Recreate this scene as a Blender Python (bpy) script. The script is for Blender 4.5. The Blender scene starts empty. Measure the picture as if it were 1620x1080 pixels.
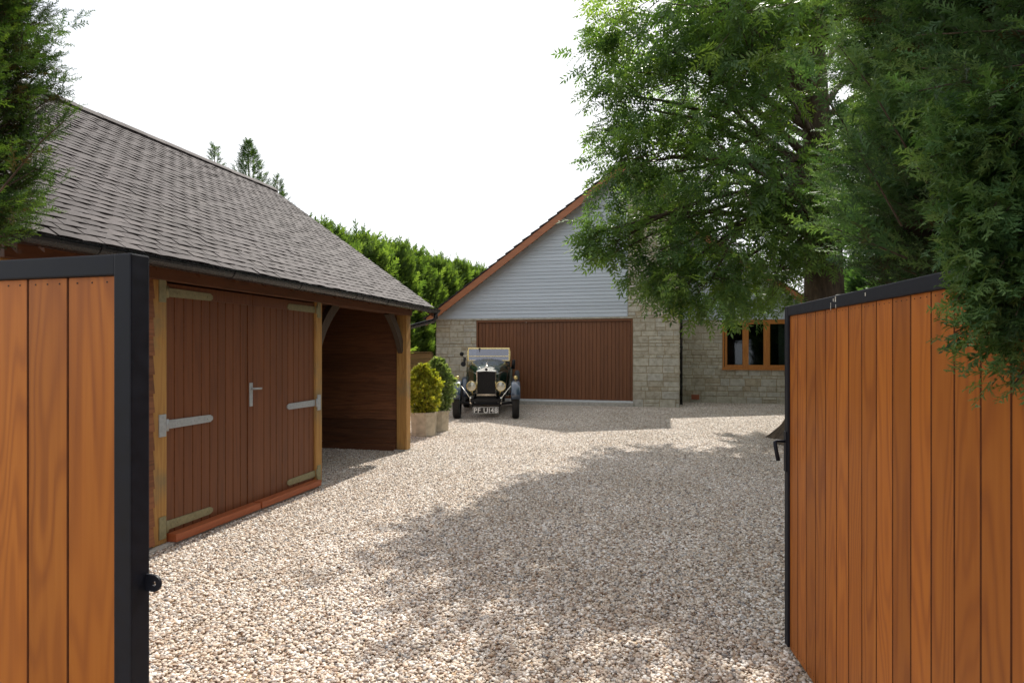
import bpy, bmesh, math, random
import numpy as np
from mathutils import Vector, Matrix, noise as mnoise
random.seed(7)
rng = np.random.default_rng(7)
R = math.radians
scene = bpy.context.scene
col = scene.collection

# ------------------------------------------------------------------ camera
cam_data = bpy.data.cameras.new('camera')
cam_data.sensor_width = 36.0
cam_data.lens = 36.0 * 950.0 / 1620.0
cam_data.shift_y = 16.0 / 1620.0
cam_data.clip_start = 0.05
cam_data.clip_end = 2000.0
cam_data.dof.use_dof = True
cam_data.dof.focus_distance = 3.4
cam_data.dof.aperture_fstop = 10.0
cam = bpy.data.objects.new('camera', cam_data)
col.objects.link(cam)
cam.location = (0, 0, 1.5)
cam.rotation_euler = (R(90), 0, R(13.95))
scene.camera = cam

# ------------------------------------------------------------------ world and sun
SUN = Vector((0.11, 0.80, 1.0)).normalized()
elev = math.asin(SUN.z)
azim = math.atan2(SUN.x, SUN.y)
world = bpy.data.worlds.new('World')
scene.world = world
world.use_nodes = True
wn, wl = world.node_tree.nodes, world.node_tree.links
wn.clear()
sky = wn.new('ShaderNodeTexSky')
sky.sky_type = 'NISHITA'
sky.sun_disc = False
sky.sun_elevation = elev
sky.sun_rotation = azim
sky.air_density = 1.2
sky.dust_density = 3.0
bg = wn.new('ShaderNodeBackground')
bg.inputs['Strength'].default_value = 0.12
# thin bright cloud veil over most of the sky
tc = wn.new('ShaderNodeTexCoord')
mp = wn.new('ShaderNodeMapping')
mp.inputs['Scale'].default_value = (1.0, 1.0, 2.6)
cn = wn.new('ShaderNodeTexNoise')
cn.inputs['Scale'].default_value = 1.7
cn.inputs['Detail'].default_value = 6
cr = wn.new('ShaderNodeValToRGB')
cr.color_ramp.elements[0].position = 0.30
cr.color_ramp.elements[0].color = (0.62, 0.62, 0.62, 1)
cr.color_ramp.elements[1].position = 0.62
cr.color_ramp.elements[1].color = (0.97, 0.97, 0.97, 1)
mixc = wn.new('ShaderNodeMixRGB')
mixc.inputs['Color2'].default_value = (7.7, 7.8, 8.0, 1)
wo = wn.new('ShaderNodeOutputWorld')
wl.new(tc.outputs['Generated'], mp.inputs['Vector'])
wl.new(mp.outputs['Vector'], cn.inputs['Vector'])
wl.new(cn.outputs['Fac'], cr.inputs['Fac'])
wl.new(cr.outputs['Color'], mixc.inputs['Fac'])
wl.new(sky.outputs['Color'], mixc.inputs['Color1'])
wl.new(mixc.outputs['Color'], bg.inputs['Color'])
wl.new(bg.outputs['Background'], wo.inputs['Surface'])

sd = bpy.data.lights.new('sun', 'SUN')
sd.energy = 4.9
sd.angle = R(0.53)
sd.color = (1.0, 0.94, 0.85)
sun = bpy.data.objects.new('sun', sd)
col.objects.link(sun)
sun.rotation_euler = SUN.to_track_quat('Z', 'Y').to_euler()

scene.render.engine = 'CYCLES'
scene.view_settings.view_transform = 'Standard'
scene.view_settings.look = 'None'
scene.view_settings.exposure = 0.48
scene.view_settings.gamma = 1.0
scene.view_settings.use_curve_mapping = False

# ------------------------------------------------------------------ material helpers
def new_mat(name):
    m = bpy.data.materials.new(name)
    m.use_nodes = True
    nt = m.node_tree
    nt.nodes.clear()
    out = nt.nodes.new('ShaderNodeOutputMaterial')
    b = nt.nodes.new('ShaderNodeBsdfPrincipled')
    nt.links.new(b.outputs[0], out.inputs['Surface'])
    return m, nt, b, out

def ramp(nt, stops, src=None):
    r = nt.nodes.new('ShaderNodeValToRGB')
    e = r.color_ramp.elements
    e[0].position, e[0].color = stops[0][0], (*stops[0][1], 1)
    e[1].position, e[1].color = stops[-1][0], (*stops[-1][1], 1)
    for p, c in stops[1:-1]:
        k = e.new(p); k.color = (*c, 1)
    if src is not None: nt.links.new(src, r.inputs['Fac'])
    return r

def tex_noise(nt, scale, detail=4, vec=None, rough=0.55, dist=0.0):
    n = nt.nodes.new('ShaderNodeTexNoise')
    n.inputs['Scale'].default_value = scale
    n.inputs['Detail'].default_value = detail
    n.inputs['Roughness'].default_value = rough
    n.inputs['Distortion'].default_value = dist
    if vec is not None: nt.links.new(vec, n.inputs['Vector'])
    return n

def math_node(nt, op, a, b=None, c=None):
    n = nt.nodes.new('ShaderNodeMath'); n.operation = op
    for i, v in enumerate((a, b, c)):
        if v is None: continue
        if isinstance(v, (int, float)): n.inputs[i].default_value = v
        else: nt.links.new(v, n.inputs[i])
    return n.outputs[0]

def mapping(nt, scale=(1, 1, 1), src='Object'):
    t = nt.nodes.new('ShaderNodeTexCoord')
    m = nt.nodes.new('ShaderNodeMapping')
    m.inputs['Scale'].default_value = scale
    nt.links.new(t.outputs[src], m.inputs['Vector'])
    return m.outputs['Vector']

def mix_col(nt, fac, c1, c2, mode='MIX'):
    n = nt.nodes.new('ShaderNodeMixRGB'); n.blend_type = mode
    for k, v in (('Fac', fac), ('Color1', c1), ('Color2', c2)):
        if isinstance(v, (int, float)): n.inputs[k].default_value = v
        elif isinstance(v, tuple): n.inputs[k].default_value = (*v, 1)
        else: nt.links.new(v, n.inputs[k])
    return n.outputs['Color']

def bump(nt, b, h, strength=0.3, dist=0.01):
    n = nt.nodes.new('ShaderNodeBump')
    n.inputs['Strength'].default_value = strength
    n.inputs['Distance'].default_value = dist
    nt.links.new(h, n.inputs['Height'])
    nt.links.new(n.outputs[0], b.inputs['Normal'])

def attr(nt, name='var'):
    a = nt.nodes.new('ShaderNodeAttribute'); a.attribute_name = name
    return a

def plain(name, color, rough=0.5, metal=0.0, coat=0.0, nscale=12.0, var=0.12, bmp=0.0, spec=0.5):
    m, nt, b, _ = new_mat(name)
    v = mapping(nt)
    n = tex_noise(nt, nscale, 5, v)
    d = tuple(c * (1 - var) for c in color); l = tuple(min(1, c * (1 + var)) for c in color)
    r = ramp(nt, [(0.3, d), (0.7, l)], n.outputs['Fac'])
    nt.links.new(r.outputs['Color'], b.inputs['Base Color'])
    rr = math_node(nt, 'MULTIPLY_ADD', n.outputs['Fac'], 0.25, rough - 0.12)
    nt.links.new(rr, b.inputs['Roughness'])
    b.inputs['Metallic'].default_value = metal
    b.inputs['Coat Weight'].default_value = coat
    b.inputs['Specular IOR Level'].default_value = spec
    if bmp: bump(nt, b, n.outputs['Fac'], bmp, 0.01)
    return m

def wood(name, light, mid, dark, grain=(9.0, 9.0, 0.8), rings=11.0, rough=0.45, coat=0.0,
         bmp=0.15, weather=None, varamt=0.25, gw=0.42, spec=0.5):
    """grain runs along local Z; the face attribute 'var' shifts it from board to board"""
    m, nt, b, _ = new_mat(name)
    a = attr(nt)
    t = nt.nodes.new('ShaderNodeTexCoord')
    off = nt.nodes.new('ShaderNodeVectorMath'); off.operation = 'SCALE'
    off.inputs[0].default_value = (7.3, 3.1, 11.7)
    nt.links.new(a.outputs['Fac'], off.inputs['Scale'])
    ad = nt.nodes.new('ShaderNodeVectorMath'); ad.operation = 'ADD'
    nt.links.new(t.outputs['Object'], ad.inputs[0]); nt.links.new(off.outputs[0], ad.inputs[1])
    mp = nt.nodes.new('ShaderNodeMapping'); mp.inputs['Scale'].default_value = grain
    nt.links.new(ad.outputs[0], mp.inputs['Vector'])
    n1 = tex_noise(nt, 1.0, 2.0, mp.outputs[0], 0.45, 0.25)
    s = math_node(nt, 'MULTIPLY', n1.outputs['Fac'], rings)
    s = math_node(nt, 'SINE', math_node(nt, 'MULTIPLY', s, 6.2832))
    s = math_node(nt, 'POWER', math_node(nt, 'MULTIPLY_ADD', s, 0.5, 0.5), 2.0)
    mp2 = nt.nodes.new('ShaderNodeMapping')
    mp2.inputs['Scale'].default_value = (grain[0] * 14, grain[1] * 14, grain[2] * 3)
    nt.links.new(ad.outputs[0], mp2.inputs['Vector'])
    n2 = tex_noise(nt, 1.0, 5.0, mp2.outputs[0], 0.7)
    g = math_node(nt, 'MULTIPLY_ADD', s, gw, math_node(nt, 'MULTIPLY', n2.outputs['Fac'], 1.05 - gw))
    r = ramp(nt, [(0.12, light), (0.45, mid), (0.95, dark)], g)
    n3 = tex_noise(nt, 1.3, 3.0, ad.outputs[0], 0.5)
    f3 = math_node(nt, 'MULTIPLY_ADD', n3.outputs['Fac'], 1.6, -0.45)
    tone = mix_col(nt, math_node(nt, 'MINIMUM', math_node(nt, 'MAXIMUM', f3, 0.0), 0.6), r.outputs['Color'], mid)
    bright = math_node(nt, 'MULTIPLY_ADD', a.outputs['Fac'], varamt * 2, 1 - varamt)
    cc = nt.nodes.new('ShaderNodeVectorMath'); cc.operation = 'SCALE'
    nt.links.new(tone, cc.inputs[0]); nt.links.new(bright, cc.inputs['Scale'])
    outc = cc.outputs[0]
    if weather:
        n4 = tex_noise(nt, 2.2, 5.0, ad.outputs[0], 0.6)
        w = ramp(nt, [(0.48, (0, 0, 0)), (0.66, (1, 1, 1))], n4.outputs['Fac'])
        outc = mix_col(nt, math_node(nt, 'MULTIPLY', w.outputs['Color'], 0.55), outc, weather)
    nt.links.new(outc, b.inputs['Base Color'])
    b.inputs['Roughness'].default_value = rough
    b.inputs['Coat Weight'].default_value = coat
    b.inputs['Specular IOR Level'].default_value = spec
    b.inputs['Coat Roughness'].default_value = 0.25
    bump(nt, b, g, bmp, 0.002)
    return m

def leaf_mat(name, stops, rough=0.5, trans=0.35, spec=0.4):
    m, nt, b, out = new_mat(name)
    a = attr(nt)
    r = ramp(nt, stops, a.outputs['Fac'])
    nt.links.new(r.outputs['Color'], b.inputs['Base Color'])
    b.inputs['Roughness'].default_value = rough
    b.inputs['Specular IOR Level'].default_value = spec
    tr = nt.nodes.new('ShaderNodeBsdfTranslucent')
    bc = mix_col(nt, 1.0, r.outputs['Color'], (1.9, 1.9, 0.7), 'MULTIPLY')
    nt.links.new(bc, tr.inputs['Color'])
    mx = nt.nodes.new('ShaderNodeMixShader'); mx.inputs[0].default_value = trans
    nt.links.new(b.outputs[0], mx.inputs[1]); nt.links.new(tr.outputs[0], mx.inputs[2])
    nt.links.new(mx.outputs[0], out.inputs['Surface'])
    return m

M = {}
M['gate_wood'] = wood('varnished gate wood', (0.470, 0.165, 0.022), (0.355, 0.108, 0.013), (0.195, 0.050, 0.008),
                      grain=(5.0, 5.0, 0.62), rings=15.0, rough=0.46, coat=0.0, bmp=0.06, varamt=0.17, gw=0.36, spec=0.32)
M['door_wood'] = wood('stained door wood', (0.165, 0.055, 0.017), (0.130, 0.042, 0.013), (0.085, 0.026, 0.009),
                      grain=(12, 12, 0.7), rings=6, rough=0.5, bmp=0.10, varamt=0.10)
M['oak'] = wood('oak post wood', (0.46, 0.27, 0.085), (0.36, 0.19, 0.05), (0.22, 0.11, 0.03),
                grain=(16, 16, 0.9), rings=7, rough=0.7, bmp=0.5, weather=(0.13, 0.13, 0.08), varamt=0.15)
M['brace_wood'] = wood('weathered brace wood', (0.075, 0.048, 0.028), (0.05, 0.032, 0.019), (0.028, 0.018, 0.012),
                       grain=(14, 14, 1.0), rings=6, rough=0.7, bmp=0.4, varamt=0.15)
M['beam_wood'] = wood('brown beam wood', (0.145, 0.052, 0.017), (0.10, 0.036, 0.012), (0.055, 0.02, 0.008),
                      grain=(14, 1.0, 14), rings=6, rough=0.6, bmp=0.3, varamt=0.15)
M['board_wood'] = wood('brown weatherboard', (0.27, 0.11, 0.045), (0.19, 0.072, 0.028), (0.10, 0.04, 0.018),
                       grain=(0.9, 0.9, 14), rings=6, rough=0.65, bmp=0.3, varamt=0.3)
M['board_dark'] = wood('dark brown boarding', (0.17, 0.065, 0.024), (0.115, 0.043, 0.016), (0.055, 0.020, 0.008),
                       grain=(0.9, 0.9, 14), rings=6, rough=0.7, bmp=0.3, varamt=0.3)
M['door_groove'] = plain('painted shade in the door joints', (0.120, 0.040, 0.013), 0.7, 0, 0, 20, 0.3, spec=0.2)  # this and the next joint colour carry the groove shade
M['groove'] = plain('painted shade in the joints', (0.085, 0.024, 0.007), 0.7, 0, 0, 20, 0.3, spec=0.2)
M['sill_wood'] = wood('red stained board', (0.40, 0.120, 0.045), (0.33, 0.090, 0.032), (0.22, 0.060, 0.02),
                      grain=(12, 0.8, 12), rings=6, rough=0.45, bmp=0.1, varamt=0.08)
M['barge_wood'] = wood('red brown barge board', (0.36, 0.135, 0.052), (0.30, 0.105, 0.038), (0.22, 0.075, 0.028),
                       grain=(0.8, 8, 8), rings=5, rough=0.5, bmp=0.1, varamt=0.08)
M['garage_wood'] = wood('garage door wood', (0.190, 0.070, 0.023), (0.155, 0.055, 0.017), (0.105, 0.035, 0.012),
                        grain=(10, 10, 0.6), rings=6, rough=0.5, bmp=0.08, varamt=0.12)
M['window_wood'] = wood('golden window wood', (0.52, 0.22, 0.05), (0.44, 0.17, 0.034), (0.32, 0.115, 0.022),
                        grain=(10, 10, 1.0), rings=6, rough=0.4, bmp=0.05, varamt=0.08)
M['sleeper'] = wood('garden timber', (0.28, 0.17, 0.07), (0.20, 0.12, 0.045), (0.12, 0.07, 0.03),
                    grain=(0.9, 14, 14), rings=6, rough=0.75, bmp=0.4, varamt=0.2)
M['black_metal'] = plain('black painted steel', (0.0075, 0.009, 0.015), 0.5, 0, 0.0, 30, 0.25, 0.03, spec=0.22)
M['black_plastic'] = plain('black plastic', (0.007, 0.0075, 0.009), 0.28, 0, 0.0, 20, 0.1)
M['zinc'] = plain('galvanised steel', (0.34, 0.365, 0.375), 0.55, 0.2, 0, 40, 0.15)
M['zinc_old'] = plain('yellowed zinc', (0.23, 0.21, 0.115), 0.6, 0.1, 0, 40, 0.2)
M['concrete'] = plain('concrete', (0.42, 0.40, 0.36), 0.9, 0, 0, 25, 0.25, 0.5)
M['bird_lime'] = plain('pale dropping', (0.55, 0.55, 0.5), 0.9)
M['white_strip'] = plain('pale threshold strip', (0.62, 0.64, 0.66), 0.6)
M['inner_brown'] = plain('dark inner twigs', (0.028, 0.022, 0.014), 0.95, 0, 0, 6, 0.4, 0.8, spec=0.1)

def bark():
    m, nt, b, _ = new_mat('furrowed bark')
    v = mapping(nt, (7, 7, 1.6))
    n = tex_noise(nt, 2.4, 8, v, 0.65, 0.6)
    r = ramp(nt, [(0.3, (0.030, 0.022, 0.015)), (0.55, (0.095, 0.066, 0.042)), (0.8, (0.17, 0.125, 0.085))], n.outputs['Fac'])
    nt.links.new(r.outputs['Color'], b.inputs['Base Color'])
    b.inputs['Roughness'].default_value = 0.9
    bump(nt, b, n.outputs['Fac'], 1.0, 0.03)
    return m
M['bark'] = bark()

def stone():
    m, nt, b, _ = new_mat('cream coursed stone')
    a = attr(nt)
    v = mapping(nt)
    n = tex_noise(nt, 9, 7, v, 0.65)
    r = ramp(nt, [(0.0, (0.44, 0.405, 0.325)), (0.3, (0.50, 0.47, 0.39)), (0.6, (0.55, 0.525, 0.44)),
                  (0.85, (0.50, 0.49, 0.44)), (1.0, (0.45, 0.39, 0.285))], a.outputs['Fac'])
    d = ramp(nt, [(0.28, (0.62, 0.60, 0.55)), (0.6, (1, 1, 1)), (0.85, (1.0, 0.97, 0.9))], n.outputs['Fac'])
    c = mix_col(nt, 1.0, r.outputs['Color'], d.outputs['Color'], 'MULTIPLY')
    nt.links.new(c, b.inputs['Base Color'])
    b.inputs['Roughness'].default_value = 0.92
    bump(nt, b, n.outputs['Fac'], 0.8, 0.02)
    return m
M['stone'] = stone()
M['mortar'] = plain('sandy mortar', (0.34, 0.28, 0.18), 0.95, 0, 0, 40, 0.25, 0.4)

def cladding():
    m, nt, b, _ = new_mat('pale blue grey cladding')
    a = attr(nt)
    v = mapping(nt, (0.6, 1, 8))
    n = tex_noise(nt, 3, 6, v, 0.6)
    r = ramp(nt, [(0.25, (0.44, 0.50, 0.565)), (0.75, (0.50, 0.56, 0.625))], n.outputs['Fac'])
    br = math_node(nt, 'MULTIPLY_ADD', a.outputs['Fac'], 0.14, 0.93)
    s = nt.nodes.new('ShaderNodeVectorMath'); s.operation = 'SCALE'
    nt.links.new(r.outputs['Color'], s.inputs[0]); nt.links.new(br, s.inputs['Scale'])
    nt.links.new(s.outputs[0], b.inputs['Base Color'])
    b.inputs['Roughness'].default_value = 0.55
    return m
M['cladding'] = cladding()

def tile_mat():
    m, nt, b, _ = new_mat('weathered roof tile')
    a = attr(nt)
    v = mapping(nt)
    n = tex_noise(nt, 26, 8, v, 0.7)
    n2 = tex_noise(nt, 1.1, 5, v, 0.6)
    r = ramp(nt, [(0.0, (0.034, 0.027, 0.028)), (0.35, (0.042, 0.034, 0.036)), (0.7, (0.049, 0.041, 0.043)), (1.0, (0.066, 0.056, 0.057))], a.outputs['Fac'])
    d = ramp(nt, [(0.3, (0.6, 0.58, 0.56)), (0.55, (1, 1, 1)), (0.72, (1.35, 1.32, 1.25))], n.outputs['Fac'])
    c = mix_col(nt, 1.0, r.outputs['Color'], d.outputs['Color'], 'MULTIPLY')
    l = ramp(nt, [(0.70, (0, 0, 0)), (0.76, (1, 1, 1))], n.outputs['Fac'])
    c = mix_col(nt, math_node(nt, 'MULTIPLY', l.outputs['Color'], 0.5), c, (0.42, 0.42, 0.37))
    d2 = ramp(nt, [(0.3, (0.86, 0.84, 0.80)), (0.7, (1.1, 1.08, 1.08))], n2.outputs['Fac'])
    c = mix_col(nt, 1.0, c, d2.outputs['Color'], 'MULTIPLY')
    nt.links.new(c, b.inputs['Base Color'])
    b.inputs['Roughness'].default_value = 0.75
    b.inputs['Specular IOR Level'].default_value = 0.33
    bump(nt, b, n.outputs['Fac'], 0.7, 0.006)
    return m
M['tile'] = tile_mat()

def pebble_mat():
    m, nt, b, _ = new_mat('mixed shingle')
    a = attr(nt)
    v = mapping(nt)
    n = tex_noise(nt, 160, 4, v, 0.6)
    P = [(0.0, (0.57, 0.49, 0.39)), (0.16, (0.88, 0.86, 0.83)), (0.30, (0.48, 0.36, 0.255)), (0.42, (0.66, 0.61, 0.535)),
         (0.54, (0.24, 0.15, 0.095)), (0.63, (0.46, 0.44, 0.42)), (0.75, (0.60, 0.49, 0.39)), (0.86, (0.16, 0.16, 0.17)), (0.94, (0.90, 0.89, 0.86)), (1.0, (0.38, 0.25, 0.16))]
    r = ramp(nt, P, a.outputs['Fac'])
    r.color_ramp.interpolation = 'LINEAR'
    d = ramp(nt, [(0.3, (0.78, 0.76, 0.73)), (0.7, (1.1, 1.1, 1.1))], n.outputs['Fac'])
    c = mix_col(nt, 1.0, r.outputs['Color'], d.outputs['Color'], 'MULTIPLY')
    gp = nt.nodes.new('ShaderNodeNewGeometry')
    n5 = tex_noise(nt, 0.8, 4, gp.outputs['Position'], 0.6)
    d5 = ramp(nt, [(0.3, (0.84, 0.81, 0.77)), (0.7, (1.06, 1.06, 1.07))], n5.outputs['Fac'])
    c = mix_col(nt, 1.0, c, d5.outputs['Color'], 'MULTIPLY')
    nt.links.new(c, b.inputs['Base Color'])
    b.inputs['Roughness'].default_value = 0.55
    b.inputs['Specular IOR Level'].default_value = 0.35
    return m
M['pebble'] = pebble_mat()

def gravel_bed():
    m, nt, b, _ = new_mat('gravel bed')
    v = mapping(nt)
    vo = nt.nodes.new('ShaderNodeTexVoronoi'); vo.inputs['Scale'].default_value = 70
    nt.links.new(v, vo.inputs['Vector'])
    sx = nt.nodes.new('ShaderNodeSeparateColor'); nt.links.new(vo.outputs['Color'], sx.inputs[0])
    r = ramp(nt, [(0.0, (0.30, 0.19, 0.10)), (0.3, (0.5, 0.37, 0.24)), (0.55, (0.2, 0.17, 0.15)), (0.8, (0.6, 0.5, 0.38)), (1, (0.35, 0.25, 0.16))], sx.outputs[0])
    nt.links.new(r.outputs['Color'], b.inputs['Base Color'])
    b.inputs['Roughness'].default_value = 0.85
    inv = math_node(nt, 'SUBTRACT', 1.0, vo.outputs['Distance'])
    bump(nt, b, inv, 0.8, 0.01)
    return m
M['gravel_bed'] = gravel_bed()
M['soil'] = plain('rough grass and soil', (0.07, 0.085, 0.03), 0.95, 0, 0, 3, 0.5, 0.6)

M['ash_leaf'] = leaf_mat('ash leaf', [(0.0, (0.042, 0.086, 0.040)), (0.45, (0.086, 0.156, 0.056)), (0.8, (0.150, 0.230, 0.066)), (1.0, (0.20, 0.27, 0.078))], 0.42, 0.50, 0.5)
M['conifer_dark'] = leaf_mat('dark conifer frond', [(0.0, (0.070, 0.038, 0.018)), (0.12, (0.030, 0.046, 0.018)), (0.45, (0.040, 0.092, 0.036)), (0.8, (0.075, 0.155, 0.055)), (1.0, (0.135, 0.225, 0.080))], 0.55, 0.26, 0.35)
M['conifer_light'] = leaf_mat('bright conifer frond', [(0.0, (0.040, 0.028, 0.012)), (0.12, (0.024, 0.044, 0.014)), (0.5, (0.042, 0.095, 0.022)), (1.0, (0.12, 0.20, 0.038))], 0.6, 0.26, 0.3)
M['hedge_leaf'] = leaf_mat('hedge frond', [(0.0, (0.034, 0.064, 0.020)), (0.5, (0.085, 0.150, 0.038)), (1.0, (0.16, 0.24, 0.060))], 0.6, 0.42, 0.3)
M['yellow_leaf'] = leaf_mat('golden shrub leaf', [(0.0, (0.10, 0.13, 0.02)), (0.5, (0.24, 0.27, 0.035)), (1.0, (0.42, 0.40, 0.06))], 0.5, 0.35, 0.4)
M['green_leaf'] = leaf_mat('grey green shrub leaf', [(0.0, (0.05, 0.09, 0.035)), (0.5, (0.13, 0.19, 0.07)), (1.0, (0.30, 0.36, 0.17))], 0.5, 0.35, 0.4)
M['pot'] = plain('buff stone planter', (0.47, 0.41, 0.31), 0.85, 0, 0, 9, 0.22, 0.35)
M['potting'] = plain('potting soil', (0.03, 0.022, 0.015), 0.95, 0, 0, 30, 0.4, 0.6)
# car
M['car_green'] = plain('dark green coach paint', (0.010, 0.030, 0.020), 0.22, 0, 0.8, 5, 0.1)
M['car_blue'] = plain('dark blue wing paint', (0.032, 0.052, 0.088), 0.30, 0, 0.8, 5, 0.1)
M['car_black'] = plain('black chassis', (0.008, 0.008, 0.009), 0.5, 0, 0, 8, 0.2, spec=0.25)
M['brass'] = plain('polished brass', (0.60, 0.48, 0.22), 0.25, 0.85, 0, 20, 0.1)
M['nickel'] = plain('polished nickel', (0.72, 0.68, 0.60), 0.22, 0.95, 0, 20, 0.08)
M['rubber'] = plain('tyre rubber', (0.018, 0.017, 0.017), 0.8, 0, 0, 40, 0.3, 0.3)
M['lamp_glass'] = plain('lamp glass', (0.40, 0.39, 0.33), 0.12, 0.5, 0.6, 10, 0.1)
M['plate_black'] = plain('plate black', (0.012, 0.012, 0.012), 0.4)
M['plate_white'] = plain('plate white', (0.75, 0.75, 0.73), 0.5)
M['canvas'] = plain('folded hood canvas', (0.03, 0.03, 0.032), 0.9, 0, 0, 14, 0.3, 0.5)
M['leather'] = plain('dark leather', (0.05, 0.03, 0.02), 0.5)
M['curtain'] = plain('pale curtain', (0.35, 0.36, 0.36), 0.9)
M['inside'] = plain('dark room', (0.02, 0.02, 0.02), 0.9)

def glass(name, tint, fac):
    m, nt, b, out = new_mat(name)
    nt.nodes.remove(b)
    t = nt.nodes.new('ShaderNodeBsdfTransparent'); t.inputs[0].default_value = (*tint, 1)
    g = nt.nodes.new('ShaderNodeBsdfGlossy'); g.inputs['Roughness'].default_value = 0.03
    g.inputs['Color'].default_value = (0.85, 0.88, 0.95, 1)
    mx = nt.nodes.new('ShaderNodeMixShader'); mx.inputs[0].default_value = fac
    nt.links.new(t.outputs[0], mx.inputs[1]); nt.links.new(g.outputs[0], mx.inputs[2])
    nt.links.new(mx.outputs[0], out.inputs['Surface'])
    return m
M['glass'] = glass('window glass', (0.5, 0.55, 0.53), 0.05)
M['screen'] = glass('windscreen glass', (0.42, 0.45, 0.56), 0.15)

# ------------------------------------------------------------------ object helpers
def tag(o, label=None, cat=None, group=None, kind=None):
    if label: o['label'] = label
    if cat: o['category'] = cat
    if group: o['group'] = group
    if kind: o['kind'] = kind
    return o

def thing(name, loc=(0, 0, 0), rz=0.0, label=None, cat=None, group=None):
    o = bpy.data.objects.new(name, None)
    o.empty_display_size = 0.2
    col.objects.link(o)
    o.location = loc; o.rotation_euler = (0, 0, rz)
    return tag(o, label, cat, group)

class MB:
    def __init__(s, org=(0, 0, 0)):
        s.v, s.f, s.a, s.sm = [], [], [], []
        s.org = Vector(org)
    def add(s, vs, fs, var=0.5, smooth=False):
        k = len(s.v)
        s.v += [tuple(v) for v in vs]
        for f in fs:
            s.f.append(tuple(k + i for i in f)); s.a.append(var); s.sm.append(smooth)
    def box(s, x0, x1, y0, y1, z0, z1, var=0.5, ch=0.0, mat=None):
        if ch <= 0:
            vs = [(x, y, z) for x in (x0, x1) for y in (y0, y1) for z in (z0, z1)]
            fs = [(0, 1, 3, 2), (4, 6, 7, 5), (0, 4, 5, 1), (2, 3, 7, 6), (0, 2, 6, 4), (1, 5, 7, 3)]
        else:
            bm = bmesh.new()
            bmesh.ops.create_cube(bm, size=1)
            for v in bm.verts:
                v.co = Vector((x0 + (v.co.x + .5) * (x1 - x0), y0 + (v.co.y + .5) * (y1 - y0), z0 + (v.co.z + .5) * (z1 - z0)))
            bmesh.ops.bevel(bm, geom=bm.edges[:], offset=ch, segments=2, affect='EDGES', profile=0.6)
            bm.verts.index_update()
            vs = [v.co.copy() for v in bm.verts]; fs = [[v.index for v in f.verts] for f in bm.faces]
            bm.free()
        if mat is not None: vs = [mat @ Vector(v) for v in vs]
        s.add(vs, fs, var)
    def prism(s, pts, axis, a, b, var=0.5):
        """pts: 2D polygon; axis 'x','y','z' = extrusion axis"""
        def P(p, t):
            return {'x': (t, p[0], p[1]), 'y': (p[0], t, p[1]), 'z': (p[0], p[1], t)}[axis]
        n = len(pts)
        vs = [P(p, a) for p in pts] + [P(p, b) for p in pts]
        fs = [tuple(range(n)), tuple(range(2 * n - 1, n - 1, -1))]
        fs += [(i, (i + 1) % n, n + (i + 1) % n, n + i) for i in range(n)]
        s.add(vs, fs, var)
    def tube(s, pts, rads, n=8, var=0.5, cap=True, smooth=True):
        pts = [Vector(p) for p in pts]
        if isinstance(rads, (int, float)): rads = [rads] * len(pts)
        rings = []
        prev = None
        for i, p in enumerate(pts):
            d = (pts[min(i + 1, len(pts) - 1)] - pts[max(i - 1, 0)]).normalized()
            if prev is None:
                u = d.orthogonal().normalized()
            else:
                u = (prev - d * prev.dot(d)).normalized()
            prev = u
            w = d.cross(u)
            rings.append([p + (u * math.cos(2 * math.pi * k / n) + w * math.sin(2 * math.pi * k / n)) * rads[i] for k in range(n)])
        vs = [v for r in rings for v in r]
        fs = [(i * n + k, i * n + (k + 1) % n, (i + 1) * n + (k + 1) % n, (i + 1) * n + k) for i in range(len(rings) - 1) for k in range(n)]
        s.add(vs, fs, var, smooth)
        if cap:
            s.add(rings[0], [tuple(range(n - 1, -1, -1))], var)
            s.add(rings[-1], [tuple(range(n))], var)
    def lathe(s, prof, n=24, mat=None, var=0.5, smooth=True):
        """prof: list of (r, z) turned round Z"""
        mat = mat or Matrix.Identity(4)
        vs = [mat @ Vector((r * math.cos(2 * math.pi * k / n), r * math.sin(2 * math.pi * k / n), z)) for r, z in prof for k in range(n)]
        fs = [(i * n + k, i * n + (k + 1) % n, (i + 1) * n + (k + 1) % n, (i + 1) * n + k) for i in range(len(prof) - 1) for k in range(n)]
        s.add(vs, fs, var, smooth)
    def build(s, name, mat, parent=None, recalc=True):
        me = bpy.data.meshes.new(name)
        o3 = s.org
        me.from_pydata([(v[0] - o3.x, v[1] - o3.y, v[2] - o3.z) for v in s.v], [], s.f)
        at = me.attributes.new('var', 'FLOAT', 'FACE')
        at.data.foreach_set('value', s.a)
        me.polygons.foreach_set('use_smooth', s.sm)
        if recalc:
            bm = bmesh.new(); bm.from_mesh(me)
            bmesh.ops.remove_doubles(bm, verts=bm.verts[:], dist=1e-6)
            bmesh.ops.recalc_face_normals(bm, faces=bm.faces[:])
            bm.to_mesh(me); bm.free()
        me.materials.append(mat)
        o = bpy.data.objects.new(name, me)
        col.objects.link(o)
        o.location = s.org
        if parent is not None: o.parent = parent
        return o

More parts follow.
